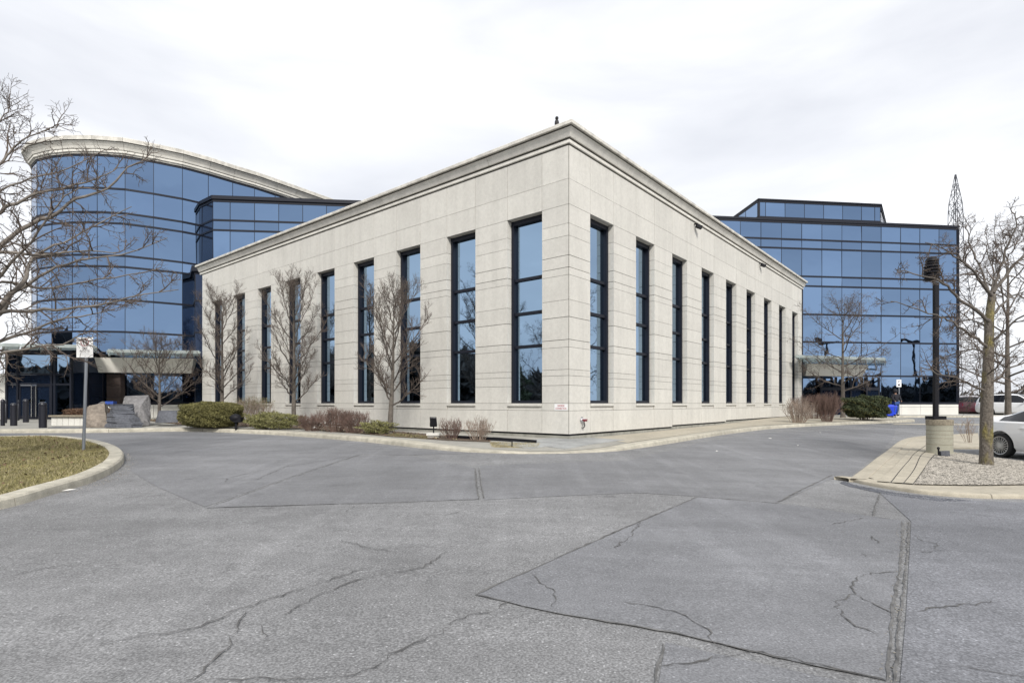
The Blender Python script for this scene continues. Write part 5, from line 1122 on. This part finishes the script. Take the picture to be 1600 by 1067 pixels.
def car(name, label, spec, loc, rot, paint, group=None, spokes=20):
    root = thing(name, label, 'car', loc, group, world=False); root.rotation_euler = (0, 0, rot)
    x0, x1 = spec['L']; N = 64; xs_ = [x0+(x1-x0)*i/N for i in range(N+1)]; rings = []
    for x in xs_:
        top, be, hw, rw, bo = (interp(spec[k], x) for k in ('top', 'belt', 'hw', 'rw', 'bot')); rw = min(rw, hw*.96); be = min(be, top-.03); md = bo+(be-bo)*.55
        h = [(0, bo), (hw*.86, bo), (hw*.965, bo+.10), (hw, md), (hw*.995, md+.10), (hw*.965, be-.02), (hw*.94, be), (hw*.93, be+.015), (rw+.02, top-.075*(1 if top-be > .15 else .3)), (rw*.93, top-.03*(1 if top-be > .15 else .5)), (rw*.5, top-.004), (0, top)]
        rings.append(h)
    K = len(rings[0]); body = MB(); gl = {}
    V = []
    for x, h in zip(xs_, rings):
        V += [(x, -y_, z_) for y_, z_ in h] + [(x, y_, z_) for y_, z_ in h[1:-1][::-1]]
    Mv = 2*K-2; Fb = []; Fg = {'side_window': [], 'windscreen': [], 'rear_window': []}
    for i in range(N):
        xm = (xs_[i]+xs_[i+1])/2; tall = interp(spec['top'], xm)-interp(spec['belt'], xm)
        for j in range(Mv):
            f = [i*Mv+j, (i+1)*Mv+j, (i+1)*Mv+(j+1) % Mv, i*Mv+(j+1) % Mv]; jj = j if j < K-1 else Mv-1-j
            key = None
            if jj == 7 and spec['glass'][0] < xm < spec['glass'][1] and tall > .10 and all(abs(xm-p) > .045 for p in spec['pil']): key = 'side_window'
            if jj in (9, 10) and spec['wind'][0] < xm < spec['wind'][1]: key = 'windscreen'
            if jj in (9, 10) and spec['rear'][0] < xm < spec['rear'][1]: key = 'rear_window'
            if jj == 8 and spec['wind'][0]+.1 < xm < spec['wind'][1]-.1: key = None
            (Fg[key] if key else Fb).append(f)
    Fb.append([j for j in range(Mv)][::-1]); Fb.append([N*Mv+j for j in range(Mv)])
    o = mesh('body', V, Fb+sum(Fg.values(), []), paint, None, True)
    me = o.data; me.materials.append(M['carglass'])
    for p in list(me.polygons)[len(Fb):]: p.material_index = 1
    bm = bmesh.new(); bm.from_mesh(me); bmesh.ops.recalc_face_normals(bm, faces=bm.faces); bm.to_mesh(me); bm.free()
    cut = MB()
    for wx in spec['wheels']:
        for s in (-1, 1): cut.tube([(wx, s*.62, spec['r']+.01), (wx, s*1.3, spec['r']+.01)], spec['r']+.065, 32)
    co = cut.build('cut', 'black'); bm = bmesh.new(); bm.from_mesh(co.data); bmesh.ops.recalc_face_normals(bm, faces=bm.faces); bm.to_mesh(co.data); bm.free()
    md = o.modifiers.new('b', 'BOOLEAN'); md.operation = 'DIFFERENCE'; md.object = co; md.solver = 'EXACT'; bpy.context.view_layer.update()
    m2 = bpy.data.meshes.new_from_object(o.evaluated_get(bpy.context.evaluated_depsgraph_get())); bpy.data.objects.remove(o); bpy.data.objects.remove(co)
    # split the glass off into meshes of its own
    bm = bmesh.new(); bm.from_mesh(m2); gi = [f for f in bm.faces if f.material_index == 1]
    bg_ = bm.copy(); bmesh.ops.delete(bm, geom=gi, context='FACES'); bb_ = bpy.data.meshes.new('body'); bm.to_mesh(bb_); bm.free(); bb_.materials.append(M[paint]); bb_.materials.append(M[paint]); bb_.shade_smooth()
    ob = link('body', bb_, root); ob.data.set_sharp_from_angle(angle=R_(38))
    bmesh.ops.delete(bg_, geom=[f for f in bg_.faces if f.material_index != 1], context='FACES')
    for f in bg_.faces: f.material_index = 0
    gm = bpy.data.meshes.new('windows'); bg_.to_mesh(gm); bg_.free(); gm.materials.append(M['carglass']); gm.shade_smooth(); link('windows', gm, root)
    for wx in spec['wheels']:
        for s in (-1, 1):
            r = spec['r']; wy = s*.80; b = MB(); prof = [(r*.75, -.10), (r*.93, -.105), (r, -.08), (r, .08), (r*.93, .105), (r*.75, .10)]
            n = 36; b0 = 0
            for rr_, yy in prof:
                for j in range(n): a = 2*math.pi*j/n; b.V.append((wx+rr_*math.cos(a), wy+yy, r+rr_*math.sin(a)))
            for i in range(len(prof)-1):
                for j in range(n): b.F.append([i*n+j, i*n+(j+1) % n, (i+1)*n+(j+1) % n, (i+1)*n+j])
            ty = b.build('tyre', 'tyre', root, smooth=True); b = MB(); yo = wy+s*.085
            for j in range(spokes):
                a = 2*math.pi*j/spokes; b.bar((wx+.05*math.cos(a), yo, r+.05*math.sin(a)), (wx+r*.72*math.cos(a), yo+s*.01, r+r*.72*math.sin(a)), .012 if spokes > 10 else .04, .02)
            b.tube([(wx, yo-s*.03, r), (wx, yo+s*.012, r)], .06, 12)
            for j in range(n):
                a, a2 = 2*math.pi*j/n, 2*math.pi*(j+1)/n; ri, ro = r*.70, r*.765
                q = lambda rr_, an, yy: (wx+rr_*math.cos(an), yy, r+rr_*math.sin(an))
                k = len(b.V); b.V += [q(ri, a, yo+s*.012), q(ro, a, yo+s*.018), q(ro, a2, yo+s*.018), q(ri, a2, yo+s*.012), q(ri, a, yo-s*.12), q(ri, a2, yo-s*.12)]; b.F += [[k, k+1, k+2, k+3], [k, k+3, k+5, k+4]]
            b.build('rim', 'rim', ty); b = MB(); b.tube([(wx, wy-s*.06, r), (wx, wy-s*.05, r)], r*.74, 24); b.build('brake', 'black', ty)
    for s in (-1, 1):
        top_ = interp(spec['belt'], x0+.1); b = MB(); hw = interp(spec['hw'], x0+.14)
        b.quadbox([(x0-.012, s*(hw*.45), top_-.16), (x0+.30, s*(hw+.045), top_-.16), (x0+.30, s*(hw-.1), top_-.16), (x0+.05, s*hw*.45, top_-.16), (x0+.02, s*(hw*.45), top_-.01), (x0+.34, s*(hw+.06), top_-.01), (x0+.3, s*(hw-.1), top_-.01), (x0+.1, s*hw*.45, top_-.01)]); b.build('tail_light', 'tail', root)
        b = MB(); fx = x1-.25; hw = interp(spec['hw'], fx); hz_ = interp(spec['belt'], fx); b.quadbox([(fx-.1, s*(hw+.02), hz_-.14), (x1-.06, s*hw*.5, hz_-.16), (x1-.2, s*hw*.5, hz_-.16), (fx-.1, s*(hw-.1), hz_-.14), (fx-.15, s*(hw+.0), hz_-.02), (x1-.12, s*hw*.5, hz_-.05), (x1-.25, s*hw*.5, hz_-.05), (fx-.15, s*(hw-.1), hz_-.02)]); b.build('headlight', 'lens', root)
        b = MB(); mx_ = spec['wind'][1]-.25; be_ = interp(spec['belt'], mx_); b.ico((mx_, s*(interp(spec['hw'], mx_)+.06), be_+.07), .1, .75, 1.1, .7); b.build('mirror', paint, root, smooth=True)
        for hx_ in (-.75, .15) if x0 > -3 else ():
            b = MB(); b.box(hx_-.09, hx_+.09, s*.90-.02, s*.90+.02, .80, .825); b.build('door_handle', paint, root)
    b = MB(); b.box(x0+.25, x1-.25, -.6, .6, .20, .45); b.build('underbody', 'black', root)
    return root
x, y = UV(1566, 15.3); a = R_(-86); cy_ = Vector((math.cos(a), math.sin(a))); off_ = Vector((-math.sin(a), math.cos(a)))
# wheel centre (rear, right hand side) must sit at (x, y)
loc = Vector((x, y))-cy_*SEDAN['wheels'][0]+off_*.82
car('parked_car', 'white sedan with multi spoke wheel parked beside the mossy tree at the right edge', SEDAN, (loc.x, loc.y, rz(x, y)-.0), a, 'carwhite')
p_ = UV(1588, 42.0); car('parked_car', 'white sport utility car parked behind the two bare trees on the right', SUV, (p_[0], p_[1], .50), R_(-62), 'carwhite', spokes=5)
p_ = UV(1513, 47.5); car('parked_car', 'dark maroon car seen from behind past the edge of the right building', SUV, (p_[0], p_[1], .45), R_(52), 'carred', spokes=5)

# ------------------------------------------------------------ pylon
Yp = 112.; PX = (1493-800)/F*Yp; PT = thing('lattice_pylon', 'tall grey lattice power pylon rising behind the right glass building', 'pylon', (PX, Yp, .3))
lev = [(273, 0.6), (318, 7.5), (330, 8.2), (352, 8.5), (375, 9), (400, 10.5), (430, 13), (465, 16.5), (505, 21), (560, 26), (625, 33)]
lv = [(EYE+(HOR-v)/F*Yp, w/F*Yp) for v, w in lev]; cs = [(1, 1), (1, -1), (-1, -1), (-1, 1)]; rotm = R_(20)
def cp(z, w, c): return (PX+(c[0]*math.cos(rotm)-c[1]*math.sin(rotm))*w*.8, Yp+(c[0]*math.sin(rotm)+c[1]*math.cos(rotm))*w*.8, z)
for c in cs:
    b = MB()
    for (za, wa), (zb_, wb) in zip(lv[:-1], lv[1:]): b.bar(cp(za, wa, c), cp(zb_, wb, c), .11)
    b.build('leg', 'slate', PT)
b = MB()
for (za, wa), (zb_, wb) in zip(lv[:-1], lv[1:]):
    ns = 3 if za-zb_ > 3.5 else 1
    for s in range(ns):
        z0, z1 = za+(zb_-za)*s/ns, za+(zb_-za)*(s+1)/ns; w0, w1 = wa+(wb-wa)*s/ns, wa+(wb-wa)*(s+1)/ns
        for i in range(4): c, d_ = cs[i], cs[(i+1) % 4]; b.bar(cp(z0, w0, c), cp(z1, w1, d_), .055); b.bar(cp(z0, w0, d_), cp(z1, w1, c), .055); b.bar(cp(z1, w1, c), cp(z1, w1, d_), .055)
b.build('bracing', 'slate', PT, kind='stuff')
b = MB()
for i in range(16):
    a, c = 2*math.pi*i/16, 2*math.pi*(i+1)/16; zc = EYE+(HOR-335)/F*Yp; b.bar((PX+.8*math.cos(a), Yp, zc+1.1*math.sin(a)), (PX+.8*math.cos(c), Yp, zc+1.1*math.sin(c)), .08)
b.bar((PX, Yp, zc-1.6), (PX, Yp, zc+2.4), .12); b.build('insulator_ring', 'slate', PT)

# ------------------------------------------------------------ far woods and reflected surroundings
def wood(label, x0, x1, y, h, n, seed, m='far', side=None):
    rgn = np.random.default_rng(seed); X = rgn.uniform(x0, x1, n); hh = h*(.55+.3*np.sin(X*.13+seed)+.15*np.sin(X*.41)+.12*np.sin(X*1.3)); hh = np.maximum(hh, h*.18)
    P = np.stack([X, y+rgn.uniform(-6, 6, n), .2+hh*rgn.uniform(0, 1, n)**.8], 1)
    if side is not None: P = np.stack([side+P[:, 1]-y, P[:, 0], P[:, 2]], 1)
    a = rgn.normal(0, 1, (n, 3)); b_ = rgn.normal(0, 1, (n, 3)); s = .7; V = np.stack([P-a*s, P+b_*s, P+a*s], 1); o = npmesh('far_wood', V, 3, m); tag(o, label, 'woods', kind='stuff')
wood('low dark line of trees far beyond the parked cars on the right', 95, 230, 150, 7.0, 16000, 1)
wood('dark line of trees across the road behind the photographer', -160, 150, -75, 9.0, 52000, 3)
wood('dark belt of trees far to the right, mirrored low in the right glass facade', -70, 50, 0, 9.0, 26000, 6, side=140)
wood('dense dark belt of trees far to the left, mirrored low in the stone wing windows', -30, 34, 0, 7.5, 14000, 5, side=-48)
wood('far line of trees on the left beyond the curved tower', -200, -70, 95, 4.0, 9000, 4)
x, y = -19.5, 8.5
small_tree('bare tree left of the lawn island, mirrored in the stone wing windows', -17.5, 7.0, 9.5, 3.2, 71, LOC, .25, .17, 16, elev=(30, 70))
small_tree('bare tree further left, mirrored in the stone wing windows', -24, 16.5, 10, 3.2, 72, LOC, .25, .17, 16, elev=(30, 70))
def conifer(label, x, y, H, w, seed):
    z = pz(x, y); root = thing('conifer', label, 'tree', (x, y, z)); b = MB(); b.tube([(x, y, z-.1), (x, y, z+H*.9)], [.2, .03], 8); b.build('trunk', 'bark', root)
    def f(rg, n):
        t = rg.uniform(0, 1, n)**1.3; an = rg.uniform(0, 6.28, n); r = w*(1-t)**.85*(.55+.45*rg.uniform(0, 1, n)**.5)*(1+.25*np.sin(t*38+an)+.28*np.sin(an*4+t*17)+.2*np.sin(an*9-t*31))
        return np.stack([x+r*np.cos(an), y+r*np.sin(an), z+.5+t*(H-.5)-r*.15], 1)
    leaf_cloud('foliage', f, 26000, .16, 'leaf_dark', root, seed, -.2)
conifer('dark conifer at the left, mirrored in the window nearest the corner', -24.5, 14.6, 6.4, 2.0, 5)
small_tree('low bare tree before the conifer, mirrored in the window nearest the corner', -21.5, 12.2, 6.0, 2.4, 74, LOC, .2, .12, 14, elev=(25, 70))
conifer('tall dark conifer off to the left, mirrored beside the canopy', -27, 4.5, 9.5, 2.4, 6)
for k, (xx, yy) in enumerate([(75, 2.3), (65.5, -5.4)]):
    z = pz(xx, yy)-.1; root = thing('parking_lamp', ['twin head lamp post behind the photographer, mirrored in the right glass facade', 'second twin head lamp post further right, mirrored in the right glass facade'][k], 'lamp', (xx, yy, z), 'lamps behind the photographer')
    b = MB(); b.box(xx-.16, xx+.16, yy-.16, yy+.16, z, z+11.5); b.build('pole', 'black', root)
    for s in (-1, 1): b = MB(); b.box(xx+s*.2-.0, xx+s*1.6, yy-.22, yy+.22, z+11.2, z+11.7) if s > 0 else b.box(xx-1.6, xx-.2, yy-.22, yy+.22, z+11.2, z+11.7); b.build('lamp_head', 'black', root)

def litter(poly, n, seed, m, label):
    X, Y, rg = scatter(poly, n, seed); k = len(X); Z_ = RZ(X, Y)+DZ(X, Y)+.022; an = rg.uniform(0, 6.28, k); r_ = .028*rg.uniform(.5, 1.3, k)
    P = np.stack([X, Y, Z_], 1); u = np.stack([np.cos(an)*r_, np.sin(an)*r_, rg.normal(0, .4, k)*r_], 1); w = np.stack([-np.sin(an)*r_*.6, np.cos(an)*r_*.6, rg.normal(0, .4, k)*r_], 1)
    o = npmesh('leaf_litter', np.stack([P-u, P-w, P+u, P+w], 1), 4, m); tag(o, label, 'leaf litter', kind='stuff')
litter(bed, 9000, 31, 'leaf_brown', 'fallen brown leaves strewn over the mulch of the planting bed')
litter(bed, 3000, 32, 'straw', 'pale dry leaf scraps strewn over the mulch of the planting bed')
litter(gin, 2500, 33, 'leaf_brown', 'scattered brown leaf scraps on the island lawn')
